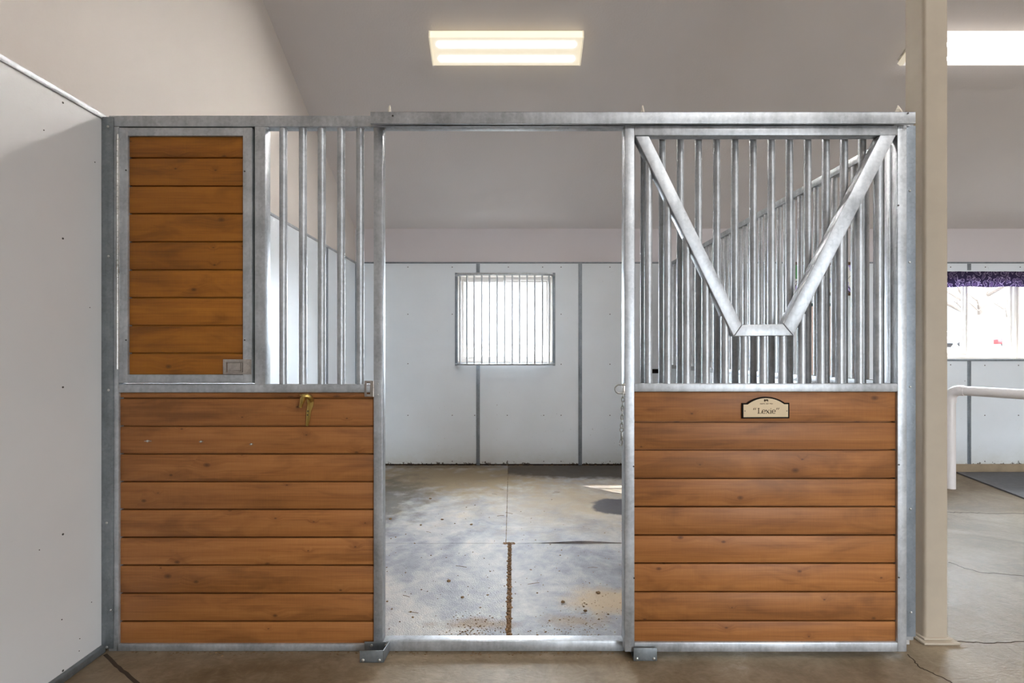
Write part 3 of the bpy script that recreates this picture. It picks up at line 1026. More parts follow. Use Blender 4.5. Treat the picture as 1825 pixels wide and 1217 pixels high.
# ------------------------------------------------------------------ fittings
def plaque():
    d = 2.165 - 0.006
    s = 14.04

    def P(zx, zy):
        return (X(1300 + zx / s, d), Z(690 + zy / s, d))

    def arc(x0, y0, xm, ym, x1, y1, n=18):
        # circle through three points
        ax, ay, bx, by, cx, cy = x0, y0, xm, ym, x1, y1
        D = 2 * (ax * (by - cy) + bx * (cy - ay) + cx * (ay - by))
        ux = ((ax * ax + ay * ay) * (by - cy) + (bx * bx + by * by) * (cy - ay) + (cx * cx + cy * cy) * (ay - by)) / D
        uy = ((ax * ax + ay * ay) * (cx - bx) + (bx * bx + by * by) * (ax - cx) + (cx * cx + cy * cy) * (bx - ax)) / D
        r = math.hypot(ax - ux, ay - uy)
        t0, t1 = math.atan2(ay - uy, ax - ux), math.atan2(cy - uy, cx - ux)
        return [(ux + r * math.cos(t0 + (t1 - t0) * i / n), uy + r * math.sin(t0 + (t1 - t0) * i / n)) for i in range(n + 1)]

    def outline(i):
        l = [(316 + i, 785 - i), (316 + i, 398 + i), (438 + i * 0.35, 398 + i)]
        l += arc(440 + i * 0.6, 396 + i, 912, 238 + i, 1388 - i * 0.6, 390 + i)
        l += [(1502 - i, 390 + i), (1502 - i, 780 - i)]
        return l
    yf = CAMY + d
    root = thing('name_plaque', (P(909, 785)[0], yf + 0.004, P(909, 785)[1]), 'small tan name plaque with black arched border on the top board of the door', 'plaque')
    MB().prism([P(*q) for q in outline(0)], yf, yf + 0.0057, 0.0008, 1).build('border', BLACK, root)
    MB().prism([P(*q) for q in outline(36)], yf - 0.0008, yf + 0.003).build('face', TAN, root)
    y2 = yf - 0.0014

    m = MB()

    def stroke(pts, ws):
        n = len(pts)
        for i in range(n - 1):
            (x0, z0), (x1, z1) = pts[i], pts[i + 1]
            l = math.hypot(x1 - x0, z1 - z0) or 1
            nx, nz = -(z1 - z0) / l, (x1 - x0) / l
            w0, w1 = ws[i] / 2, ws[i + 1] / 2
            q = [P(x0 + nx * w0, z0 + nz * w0), P(x0 - nx * w0, z0 - nz * w0), P(x1 - nx * w1, z1 - nz * w1), P(x1 + nx * w1, z1 + nz * w1)]
            m.prism(q, y2, yf - 0.0004)

    def el(cx, cy, rx, ry, a0, a1, wt, wn, n=22):
        pts, ws = [], []
        for i in range(n + 1):
            a = math.radians(a0 + (a1 - a0) * i / n)
            pts.append((cx + rx * math.cos(a), cy - ry * math.sin(a)))
            ws.append(wn + (wt - wn) * abs(math.cos(a)) ** 1.3)
        stroke(pts, ws)
    # letters, in the plaque's own drawing units
    stroke([(728, 522), (728, 656)], [20, 20])
    stroke([(700, 524), (756, 524)], [8, 8])
    stroke([(698, 655), (795, 655)], [9, 9])
    stroke([(795, 658), (804, 622)], [10, 5])
    for cx in (855, 1108):
        el(cx, 612, 40, 46, 8, 318, 19, 9)
        stroke([(cx - 36, 610), (cx + 42, 610)], [8, 8])
    stroke([(912, 570), (992, 656)], [19, 19])
    stroke([(990, 570), (914, 656)], [8, 8])
    for (a, b, y) in ((900, 934, 569), (972, 1002, 569), (902, 930, 656), (974, 1006, 656)):
        stroke([(a, y), (b, y)], [7, 7])
    stroke([(1033, 570), (1033, 656)], [18, 18])
    stroke([(1014, 572), (1034, 572)], [7, 7])
    stroke([(1012, 656), (1054, 656)], [8, 8])
    stroke([(1025, 534), (1041, 534)], [17, 17])
    for x in (598, 640):
        stroke([(x + 26, 512), (x + 8, 535), (x, 566)], [6, 13, 17])
    for x in (1180, 1222):
        stroke([(x + 14, 514), (x + 6, 538), (x - 14, 562)], [17, 13, 6])
    m.build('lettering', INK, root)
    # small trotting horse
    m = MB()
    m.prism([P(*q) for q in [(858, 330), (868, 304), (880, 298), (892, 306), (912, 310), (935, 300), (955, 306), (968, 318), (970, 352), (962, 352), (958, 334), (948, 340), (956, 362), (966, 372), (956, 374),
                             (944, 352), (936, 336), (905, 334), (898, 346), (906, 360), (900, 364), (888, 348), (886, 334), (878, 342), (884, 370), (876, 370), (868, 342), (872, 322), (862, 336)]], y2, yf - 0.0004)
    m.build('emblem', INK, root)
    m = MB()
    random.seed(3)
    for (a, b) in ((762, 880), (912, 975), (1005, 1085)):
        x = a
        pts = []
        while x < b:
            pts += [(x, 416), (x + 5, 402 - random.choice((0, 0, 6))), (x + 9, 417 + random.choice((0, 0, 12)))]
            x += 14
        stroke(pts, [4.5] * len(pts))
    m.build('script_line', INK2, root)
    balls('screw', SCREWH, root, [((P(x, 594)[0], yf, P(x, 594)[1]), (P(x, 594)[0], y2 - 0.0008, P(x, 594)[1]), 0.0020) for x in (386, 1434)])


plaque()


def chain():
    d = 2.15
    y = -0.062

    def P(zx, zy, yy=None):
        return (X(1080 + zx / 8.7, d), y if yy is None else yy, Z(670 + zy / 8.7, d))
    root = thing('safety_chain', P(262, 300), 'short zinc chain with a snap hanging from an eye on the open door edge', 'chain')
    m = MB()
    m.tube([P(300, 140), P(250, 136)] + [P(207 + 66 * math.cos(math.radians(a)), 201 - 66 * math.sin(math.radians(a))) for a in range(80, 285, 14)] + [P(250, 268), P(300, 276)], 0.0036, 12)
    m.build('eye', CHAIN, root)
    # plate hugging the door's edge
    MB().box(P(262, 0)[0], X(1113.5, DD) - 0.0004, -0.062, -0.045, P(0, 300)[2], P(0, 118)[2], 0.001).build('plate', STEEL, root)

    def link(c, flat):
        h, w = 0.0125, 0.0055
        pts = []
        for i in range(16):
            a = i * 2 * math.pi / 16
            u = w * math.cos(a)
            v = h * math.sin(a) if abs(math.sin(a)) > 0.9 else h * 0.98 * math.sin(a)
            pts.append((c[0] + (u if flat else u * 0.25), c[1] + (u * 0.25 if flat else u), c[2] + v))
        return MB().tube(pts, 0.0024, 8, closed=True).build('link', CHAIN, root)
    for i, zy in enumerate((300, 362, 432, 502, 570, 638, 704, 770)):
        link(P(264 - i * 3, zy), i % 2 == 1)
    m = MB()
    c = P(243, 832)
    m.tube([(c[0] + 0.0075 * math.cos(i * math.pi / 8), c[1], c[2] + 0.0095 * math.sin(i * math.pi / 8)) for i in range(16)], 0.0024, 8, closed=True)
    m.tube([P(243, 872), P(243, 920), P(244, 965), P(240, 985), P(252, 1010), P(252, 1045), P(238, 1074), P(218, 1072), P(207, 1045)], 0.003, 10,
           radii=[0.0040, 0.0052, 0.0056, 0.0036, 0.0034, 0.0034, 0.0034, 0.0032, 0.0026])
    m.tube([P(236, 960), P(218, 1000), P(207, 1040)], 0.0016, 8)
    m.ball(P(262, 968), 0.003, 1)
    m.build('snap', CHAIN, root)


chain()


def hasp():
    d = 2.205
    root = thing('hasp', (X(666, d), -0.003, Z(707, d)), 'small slotted steel hasp hinged on the doorway upright at mid-rail height', 'hasp')
    y = -0.0045
    m = MB()
    a, b, c, e = X(649.5, d), X(664, d), Z(707, d), Z(678.5, d)
    s0, s1, t0, t1 = X(653.3, d), X(659.5, d), Z(702.5, d), Z(683, d)
    m.box(a, s0, y, y + 0.003, c, e, 0.001).box(s1, b, y, y + 0.003, c, e, 0.001)
    m.box(s0 - 0.001, s1 + 0.001, y + 0.0002, y + 0.003, c + 0.0003, t0, 0.001).box(s0 - 0.001, s1 + 0.001, y + 0.0002, y + 0.003, t1, e - 0.0003, 0.001)
    m.build('slotted_plate', STEEL, root)
    MB().box(X(666.5, d), X(679.5, d), y + 0.0005, y + 0.004, c, e + 0.002, 0.001).build('fixed_plate', GALV, root)
    m = MB()
    for k in range(3):
        h = (e - c) / 3
        m.cyl((X(665.3, d), y - 0.001, c + k * h + 0.0006), (X(665.3, d), y - 0.001, c + (k + 1) * h - 0.0006), 0.0042, 12)
    m.build('knuckle', STEEL, root)
    balls('screw', ZINC, root, [((X(673.5, d), y, Z(sy, d)), 0.0034, (1, .6, 1)) for sy in (683.5, 703.5)])


hasp()


def bridle_hook():
    d = 2.214
    s = 10.14

    def P(zx, zy, y=0.0):
        return (X(520 + zx / s, d), y, Z(690 + zy / s, d))

    def Q(l):
        return [(P(a, b)[0], P(a, b)[2]) for a, b in l]
    root = thing('bridle_hook', P(275, 715, 0.009), 'brass horse-head bridle hook on the pine boards left of the doorway', 'hook')
    plate = [(265, 150), (330, 135), (375, 170), (398, 235), (388, 330), (348, 430), (330, 560), (302, 690), (275, 712), (252, 690), (262, 560), (264, 440), (285, 300)]
    MB().prism(Q(plate), 0.002, 0.0098, 0.002).build('backplate', BRASS, root)
    m = MB()
    m.tube([P(380, 250, -0.004), P(368, 185, -0.016), P(320, 145, -0.026), P(275, 150, -0.030), P(255, 200, -0.030), P(240, 260, -0.030), P(225, 310, -0.029), P(213, 345, -0.028)],
           0.008, 14, radii=[0.008, 0.0105, 0.0115, 0.0118, 0.0122, 0.0092, 0.0070, 0.0074])
    m.build('horse_head', BRASS, root)
    h = MB()
    h.tube([P(268, 160, -0.03), P(235, 135, -0.033), P(205, 124, -0.034)], 0.004, 8, radii=[0.004, 0.0032, 0.001])
    h.tube([P(290, 150, -0.022), P(262, 126, -0.026), P(238, 116, -0.026)], 0.004, 8, radii=[0.004, 0.003, 0.001])
    h.build('ear', BRASS, root)
    balls('screw', SCREWH, root, [((P(a, b)[0], 0.003, P(a, b)[2]), (P(a, b)[0], 0.0005, P(a, b)[2]), 0.0032) for (a, b) in ((296, 430), (290, 500))])


bridle_hook()

for (px, py, w, lab) in ((263, 786, 1.0, 'tiny bright screw eye on the second board, the one nearest the wall channel'),
                         (358, 787, 0.6, 'tiny bright screw eye on the second board, the middle of three'),
                         (447.5, 791.5, 0.5, 'tiny bright screw eye on the second board, the lowest, nearest the brass hook')):
    d = 2.212
    x, z = X(px, d), Z(py, d)
    m = MB().ball((x, 0.002, z), 0.0055, 2)
    m.cyl((x, 0.003, z), (x, 0.0105, z), 0.003, 10)
    m.tube([(x - 0.017 * w, 0.004, z - 0.001), (x, 0.003, z), (x + 0.017 * w, 0.004, z)], 0.0018, 8, radii=[0.0008, 0.0026, 0.0008])
    tag(m.build('screw_eye', ZINC), lab, 'screw', 'screw eyes in the left boards')


def guides():
    x0, x1 = X(641, 2.129), X(683, 2.129)
    root = thing('door_guide', ((x0 + x1) / 2, -0.04, 0.0), 'steel floor guide bracket under the doorway upright beside the left boards', 'door guide', 'sliding door guides')
    m = MB()
    m.box(x0, x1, -0.081, -0.077, 0.002, 0.053, 0.001)
    m.box(x0, x1 + 0.003, -0.081, -0.001, 0.001, 0.005, 0.001)
    m.box(X(650, D0), X(688, D0), -0.004, -0.0004, 0.002, 0.046, 0.001)
    m.poly3([[(x1 - 0.002, -0.081, 0.002), (x1 - 0.002, -0.081, 0.053), (x1 + 0.004, -0.002, 0.046), (x1 + 0.004, -0.002, 0.002)],
             [(x1 + 0.002, -0.081, 0.002), (x1 + 0.002, -0.081, 0.053), (x1 + 0.008, -0.002, 0.046), (x1 + 0.008, -0.002, 0.002)]])
    m.build('body', GALV_DULL, root)
    balls('bolt', ZINC, root, [((a, y - 0.001, z), 0.0072, (1, .6, 1)) for (a, y, z) in ((x0 + 0.015, -0.081, 0.012), (x1 - 0.017, -0.081, 0.012), (x0 + 0.03, -0.004, 0.03), (x1 - 0.008, -0.004, 0.03))])
    x0, x1 = X(1129.5, 2.14), X(1171, 2.14)
    root = thing('door_guide', ((x0 + x1) / 2, -0.04, 0.0), 'steel floor guide bracket under the boarded sliding door', 'door guide', 'sliding door guides')
    m = MB()
    m.box(x0, x1, -0.070, -0.066, 0.002, 0.058, 0.001)
    m.box(x0, x1, -0.070, -0.001, 0.001, 0.005, 0.001)
    m.build('body', GALV_DULL, root)
    balls('bolt', ZINC, root, [((a, -0.071, 0.012), 0.0068, (1, .6, 1)) for a in (x0 + 0.014, x1 - 0.014)])


guides()


# ------------------------------------------------------------------ column, divider
def column():
    x0, x1, y0, y1 = 1.944, 2.062, 0.07, 0.188
    root = thing('support_column', ((x0 + x1) / 2, (y0 + y1) / 2, 0), 'tall beige painted square steel column at the right end of the stall front', 'column')
    t = bmesh.new()
    bmesh.ops.create_cube(t, size=1.0)
    for v in t.verts:
        v.co = Vector(((x0 + x1) / 2 + v.co.x * (x1 - x0), (y0 + y1) / 2 + v.co.y * (y1 - y0), 2.36 + v.co.z * 4.70))
    es = [e for e in t.edges if abs(e.verts[0].co.z - e.verts[1].co.z) > 1]
    bmesh.ops.bevel(t, geom=es, offset=0.016, segments=5, profile=0.5, affect='EDGES')
    m = MB()
    m._merge(t)
    m.build('shaft', BEIGE, root)
    m = MB().box(x0 - 0.022, x1 + 0.03, y0 - 0.028, y1 + 0.022, 0.0, 0.013, 0.005)
    m.box(x0 - 0.008, x1 + 0.01, y0 - 0.010, y1 + 0.008, 0.012, 0.024, 0.006)
    m.build('base_plate', BEIGE, root)


column()


def divider():
    xa, xb = 1.885, 1.932
    ya, yb = 0.205, BACKY - 0.010
    root = thing('stall_divider', ((xa + xb) / 2, (ya + yb) / 2, 0.0), 'long barred steel divider running from the beige column to the back wall', 'stall divider')
    xm = (xa + xb) / 2
    MB().box(xa, xb, ya, yb, 2.40, 2.445, 0.004).build('top_rail', GALV, root)
    MB().box(xa, xb, ya, yb, 1.18, 1.222, 0.004).build('mid_rail', GALV_DOOR, root)
    MB().box(xa, xb, ya, yb, 0.022, 0.062, 0.004).build('bottom_rail', GALV, root)
    for y in (ya, yb - 0.045):
        MB().box(xa + 0.0005, xb - 0.0005, y + 0.0005, y + 0.045, 0.0195, 2.446, 0.004).build('post', GALV, root)
    MB().box(xa + 0.006, xb - 0.006, ya + 0.045, yb - 0.045, 0.06, 1.183, 0.002).build('lining_board', PANEL, root)
    y = ya + 0.11
    first = MB().cyl((xm, y, 1.218), (xm, y, 2.404), 0.0172, 14).build('bar', GALV_DOOR, root)
    k = 1
    while y + 0.0845 * k < yb - 0.06:
        copy_part(first, (0, 0.0845 * k, 0))
        k += 1


divider()


# ------------------------------------------------------------------ stall interior
def mats():
    rows = [(0.052, 1.205), (1.209, 2.43), (2.433, 3.575)]
    colsx = [[(-1.865, -0.026), (-0.002, 1.86)], [(-1.865, -0.0435), (-0.0385, 1.86)], [(-1.865, -0.045), (-0.040, 1.86)]]
    lab = [['dusty grey rubber mat just inside the doorway, on the left of the dirt-filled seam', 'dusty grey rubber mat just inside the doorway, on the right of the dirt-filled seam'],
           ['tan-dusted rubber mat in the middle row, on the left of the narrow seam', 'tan-dusted middle-row rubber mat with a damp patch and a curled near edge'],
           ['brown-stained rubber mat against the back wall, on the left of the seam', 'rubber mat against the back wall with a dark wet strip, below the window']]
    for r, (y0, y1) in enumerate(rows):
        for c, (x0, x1) in enumerate(colsx[r]):
            t = bmesh.new()
            nx, ny = 40, 26
            top = []
            V = []
            for i in range(nx + 1):
                row = []
                for j in range(ny + 1):
                    x = x0 + (x1 - x0) * i / nx
                    y = y0 + (y1 - y0) * j / ny
                    z = 0.0195
                    if r == 1 and c == 1:      # lifted near edge
                        z += 0.016 * math.exp(-((x - 0.5) / 0.22) ** 2) * math.exp(-((y - y0) / 0.16) ** 2)
                    if r == 0 and c == 1:
                        z += 0.0
                    row.append(t.verts.new((x, y, z)))
                V.append(row)
            for i in range(nx):
                for j in range(ny):
                    t.faces.new((V[i][j], V[i + 1][j], V[i + 1][j + 1], V[i][j + 1]))
            # skirt
            rim = [V[i][0] for i in range(nx + 1)] + [V[nx][j] for j in range(1, ny + 1)] + [V[i][ny] for i in range(nx - 1, -1, -1)] + [V[0][j] for j in range(ny - 1, 0, -1)]
            low = [t.verts.new((v.co.x, v.co.y, v.co.z - 0.0185)) for v in rim]
            for i in range(len(rim)):
                j = (i + 1) % len(rim)
                t.faces.new((rim[j], rim[i], low[i], low[j]))
            bmesh.ops.recalc_face_normals(t, faces=list(t.faces))
            m = MB()
            m._merge(t)
            tag(m.build('rubber_mat', MATR), lab[r][c], 'mat', 'rubber mats on the stall floor')


mats()


def dirt():
    random.seed(11)
    m = MB()
    # packed bedding in the open seam, by the threshold and along the back wall
    for k in range(420):
        y = random.uniform(0.06, 1.20)
        m.ball((-0.014 + random.uniform(-0.013, 0.013), y, 0.016 + random.uniform(-0.004, 0.004)), random.uniform(0.004, 0.010), 1, 0.3, (1, 1.2, 0.5))
    for k in range(60):
        m.ball((random.uniform(-0.06, 0.02), 1.207 + random.uniform(-0.015, 0.015), 0.018), random.uniform(0.004, 0.009), 1, 0.3, (1.3, 1, 0.5))
    for k in range(110):
        m.ball((-0.0425 + random.uniform(-0.003, 0.003), random.uniform(1.22, 3.5), 0.018), random.uniform(0.002, 0.004), 1, 0.3, (1, 1.6, 0.6))
    for k in range(120):
        m.ball((random.uniform(-1.8, 1.8), BACKY - random.uniform(0.0, 0.012), 0.02), random.uniform(0.003, 0.007), 1, 0.4, (2.2, 1, 0.6))
    tag(m.build('packed_dirt', DIRT), 'brown bedding dirt packed into the mat seams and along the back wall', 'dirt', kind='stuff')
    m = MB()
    for k in range(260):
        x = random.uniform(-1.0, 1.2)
        y = 0.06 + abs(random.gauss(0, 0.9))
        if y > 3.3:
            continue
        m.ball((x, y, 0.021), random.choice((0.0018, 0.0022, 0.0028, 0.003, 0.004, 0.005)), 1, 0.4, (1.3, 1, 0.6))
    for (px, py, r) in ((800, 1036, 0.010), (824, 1065, 0.008), (1066, 1057, 0.011), (1003, 1073, 0.009), (840, 935, 0.010), (788, 926, 0.009), (767, 889, 0.010), (696, 925, 0.011), (1043, 1089, .008), (750, 936, 0.008)):
        d = F * (EYE - 0.02) / (py - HY)
        m.ball((X(px, d), d + CAMY, 0.022), r, 2, 0.25, (1.2, 1, 0.7))
    for k in range(120):
        a = random.gauss(-0.18, 0.09)
        m.ball((a, 0.075 + abs(random.gauss(0, 0.08)), 0.0215), random.uniform(0.0015, 0.004), 1, 0.4, (1.3, 1, 0.5))
        m.ball((random.gauss(0.32, 0.10), 0.075 + abs(random.gauss(0.06, 0.08)), 0.0215), random.uniform(0.0012, 0.003), 1, 0.4, (1.3, 1, 0.5))
        m.ball((random.gauss(0.55, 0.14), random.gauss(0.38, 0.14), 0.0205), random.uniform(0.0012, 0.003), 1, 0.4, (1.3, 1, 0.5))
    for k in range(16):                                # straw bits
        x, y, a = random.uniform(-.8, 1.0), random.uniform(0.1, 2.6), random.uniform(-0.6, 0.6)
        l = random.uniform(0.012, 0.04)
        m.tube([(x - l * math.cos(a), y - l * math.sin(a), 0.0215), (x, y, 0.023), (x + l * math.cos(a), y + l * math.sin(a), 0.0215)], 0.0012, 5)
    tag(m.build('bedding_crumbs', CRUMB), 'loose brown bedding crumbs and straw scattered over the stall mats', 'crumbs', kind='stuff')
    m = MB()
    for k in range(160):
        m.ball((random.uniform(-1.75, 0.6), -0.004 - abs(random.gauss(0, 0.012)), 0.001), random.uniform(0.0015, 0.004), 1, 0.4, (1.6, 1, 0.5))
    tag(m.build('dust_line', CRUMB), 'thin line of dirt on the concrete along the foot of the stall front', 'dirt', kind='stuff')


dirt()


def grille():
    x0, x1 = X(811, DB), X(989.5, DB)
    z0, z1 = Z(650, DB), Z(489, DB)
    root = thing('window_grille', ((x0 + x1) / 2, BACKY - 0.03, z0), 'bowed steel bar grille over the bright window in the back wall', 'window grille')
    c = (x0 + x1) / 2
    hw = (x1 - x0) / 2 - 0.012

    def off(x):
        t = min(1, abs(x - c) / hw)
        return BACKY - 0.014 - 0.115 * (1 - t ** 7)
    zr0, zr1 = z0 + 0.008, z1 - 0.018
    for zz in (zr0, zr1):
        pts = []
        for i in range(41):
            t = -1 + 2 * i / 40
            t = math.copysign(abs(t) ** 0.55, t)
            x = c + hw * t
            pts.append((x, off(x), zz))
        MB().tube(pts, 0.0125, 12).build('rail', GALV, root)
    for s in (x0, x1 - 0.03):
        MB().box(s, s + 0.03, BACKY - 0.0075, BACKY - 0.0008, z0 - 0.01, z1 + 0.02, 0.0015).build('side_strap', TRIM, root)
    MB().box(x0, x1, BACKY - 0.007, BACKY - 0.001, z1 - 0.004, z1 + 0.02, 0.0015).build('head_strap', GALV_DOOR, root)
    for px in (163, 233, 305, 380, 456, 531, 605, 680, 752, 826, 901, 976, 1045):
        d = DB - 0.12
        x = X(790 + px / 5.53, d)
        y = off(x)
        MB().cyl((x, y, zr0), (x, y, zr1), 0.0098, 12).build('bar', GALV, root)


grille()

# dark hook plate low on the back wall, seen between the door bars
m = MB().box(X(1162, DB), X(1173, DB), BACKY - 0.012, BACKY - 0.0005, Z(665, DB), Z(657.5, DB), 0.002)
m.tube([(X(1170, DB), BACKY - 0.01, Z(661, DB)), (X(1171, DB), BACKY - 0.05, Z(661, DB)), (X(1171, DB), BACKY - 0.06, Z(656, DB))], 0.005, 8)
tag(m.build('bucket_hook', BLACK), 'small black bucket hook on the back wall, seen between the door bars', 'hook')


# ------------------------------------------------------------------ lamps
LENS = lens_mat('lamp_cover_warm', (1.0, 0.975, 0.92, 1), 225.0, 0.52, (1.0, 0.86, 0.60, 1))
LENS2 = lens_mat('lamp_cover_cool', (1.0, 0.97, 0.95, 1), 60.0, 0.70, (1.0, 0.95, 0.92, 1))


CAPM = lens_mat('lamp_end_cap', (1, 0.93, 0.78, 1), 0.0, 0.32, (1.0, 0.88, 0.66, 1), 0.0)


def lamp(x, y, mat, label):
    z = ceil_z(y)
    root = thing('ceiling_light', (x, y, z), label, 'ceiling light', 'ceiling lights', rot=(-th, 0, 0))
    L = 0.613
    MB().box(-L, L, -0.115, 0.115, -0.03, 0.004, 0.003).build('housing', HOUSING, root)
    prof = [(-0.128, -0.026), (-0.122, -0.062), (-0.108, -0.082), (0.108, -0.082), (0.122, -0.062), (0.128, -0.026)]
    MB().poly3([[(-L + 0.012, a, b) for a, b in prof], [(L - 0.012, a, b) for a, b in prof]]).build('diffuser', mat, root, smooth=False)
    e = [(-0.130, -0.024), (-0.124, -0.064), (-0.109, -0.085), (0.109, -0.085), (0.124, -0.064), (0.130, -0.024)]
    for s in (-1, 1):
        MB().poly3([[(s * L, a, b) for a, b in e], [(s * (L - 0.012), a, b) for a, b in e]]).build('end_cap', CAPM, root, smooth=False)


def lamp_y(py):
    # where the sight line through row py meets the ceiling
    k = (HY - py) / F
    d = (ZB + SL * (BACKY + 0.01 - CAMY) - EYE) / (k + SL)
    return d + CAMY


ly = lamp_y(97) - 0.06
lamp(-0.043, ly, LENS, 'warm glowing fluorescent ceiling light above the stall doorway')
lamp(3.23 + 0.613, ly, LENS2, 'cool white fluorescent ceiling light beyond the beige column')


# ------------------------------------------------------------------ right bay
def right_bay():
    # valance
    x0, x1 = 4.70, X(1900, DB)
    z0, z1 = Z(511, DB - .05), Z(483.5, DB - .05)
    t = bmesh.new()
    n = 90
    A, B = [], []
    for i in range(n + 1):
        x = x0 + (x1 - x0) * i / n
        y = BACKY - 0.045 + 0.004 * math.sin(x * 21) + 0.003 * math.sin(x * 47)
        A.append(t.verts.new((x, y, z1)))
        B.append(t.verts.new((x, y + 0.004 * math.sin(x * 17), z0 + 0.004 * math.sin(x * 13))))
    for i in range(n):
        t.faces.new((B[i], B[i + 1], A[i + 1], A[i]))
    bmesh.ops.solidify(t, geom=list(t.faces), thickness=0.004)
    m = MB()
    m._merge(t)
    root = thing('window_valance', (x0 + (x1 - x0) / 2, BACKY - 0.03, z0), 'purple paisley cloth valance over the window beyond the beige column', 'valance')
    m.build('cloth', PAISLEY, root)
    MB().box(x0, x1, BACKY - 0.036, BACKY - 0.0005, z1 - 0.03, z1 + 0.001, 0.002).build('rod', OFFWHITE, root)
    # pipe rail
    d = 5.13
    x, y = X(1693, d), d + CAMY
    zf = floor_z(x, y)
    ztop = Z(695, d)
    root = thing('pipe_rail', (x, y, zf), 'white plastic pipe rail on an upright leg, standing on the concrete of the right bay', 'rail')
    r = 0.048
    MB().cyl((x, y, zf), (x, y, ztop - 0.07), r, 24).build('leg', OFFWHITE, root)
    dx, dy = 0.36, -0.93
    el = []
    for i in range(9):
        a = i * math.pi / 16
        el.append((x + dx * 0.09 * (1 - math.cos(a)), y + dy * 0.09 * (1 - math.cos(a)), ztop - 0.09 + 0.09 * math.sin(a)))
    el = [(x, y, ztop - 0.13)] + el + [(x + dx * 0.13, y + dy * 0.13, ztop)]
    MB().tube(el, r + 0.006, 24).build('elbow', OFFWHITE, root)
    e = 1.7
    MB().cyl((x + dx * 0.1, y + dy * 0.1, ztop), (x + dx * e, y + dy * e, ztop), r, 24).build('top_pipe', OFFWHITE, root)
    # second leg where the pipe ends, outside the picture
    MB().cyl((x + dx * (e - .06), y + dy * (e - .06), floor_z(x + dx * e, y + dy * e)), (x + dx * (e - .06), y + dy * (e - .06), ztop), r, 24).build('leg', OFFWHITE, root)
    # mat
    a, b = Vector((5.30, 3.555)), Vector((5.02, 2.53))
    u = (b - a).normalized()
    c = a + u * 1.35
    pts = [a, c, c + Vector((2.4, 0)), Vector((7.7, 3.555))]
    t = bmesh.new()
    ring = []
    N = 12
    top = []
    for i in range(N + 1):
        row = []
        for j in range(N + 1):
            f, g = i / N, j / N
            p = (pts[0] * (1 - f) + pts[1] * f) * (1 - g) + (pts[3] * (1 - f) + pts[2] * f) * g
            row.append(t.verts.new((p.x, p.y, floor_z(p.x, p.y) + 0.002)))
        top.append(row)
    for i in range(N):
        for j in range(N):
            t.faces.new((top[i][j], top[i + 1][j], top[i + 1][j + 1], top[i][j + 1]))
    bmesh.ops.recalc_face_normals(t, faces=list(t.faces))
    g = bmesh.ops.extrude_face_region(t, geom=list(t.faces))
    for v in g['geom']:
        if isinstance(v, bmesh.types.BMVert):
            v.co.z += 0.014
    bmesh.ops.recalc_face_normals(t, faces=list(t.faces))
    m = MB()
    m._merge(t)
    tag(m.build('rubber_mat', DARKMAT), 'dark grey rubber mat on the concrete below the valanced window', 'mat')
    # framed print and pink board on the wall beyond the divider
    x0, x1, z0, z1 = X(1408, DB), X(1531, DB), Z(527, DB), Z(467.5, DB)
    root = thing('framed_print', ((x0 + x1) / 2, BACKY - 0.015, z0), 'brown-framed purple flower print on the back wall, seen through the divider bars', 'picture')
    m = MB()
    w = 0.035
    ya, yb = BACKY - 0.030, BACKY - 0.0065
    m.box(x0, x0 + w, ya, yb, z0, z1, 0.003).box(x1 - w, x1, ya, yb, z0, z1, 0.003)
    m.box(x0 + w, x1 - w, ya, yb, z0, z0 + w, 0.003).box(x0 + w, x1 - w, ya, yb, z1 - w, z1, 0.003)
    m.build('frame', BROWNF, root)
    MB().box(x0 + w - 0.002, x1 - w + 0.002, ya + 0.012, yb - 0.002, z0 + w - 0.002, z1 - w + 0.002).build('print', PRINT, root)
    x0, x1, z0, z1 = X(1436, DB), X(1487, DB), Z(669, DB), Z(541, DB)
    root = thing('notice_board', ((x0 + x1) / 2, BACKY - 0.01, z0), 'tall pale pink board with a dark green top edge, under the framed print', 'board')
    MB().box(x0, x1, BACKY - 0.024, BACKY - 0.0005, z0, z1 - 0.034, 0.002).build('board', PINK, root)
    MB().box(x0 - 0.004, x1 + 0.004, BACKY - 0.030, BACKY - 0.0005, z1 - 0.034, z1, 0.002).build('header', DKGREEN, root)


right_bay()


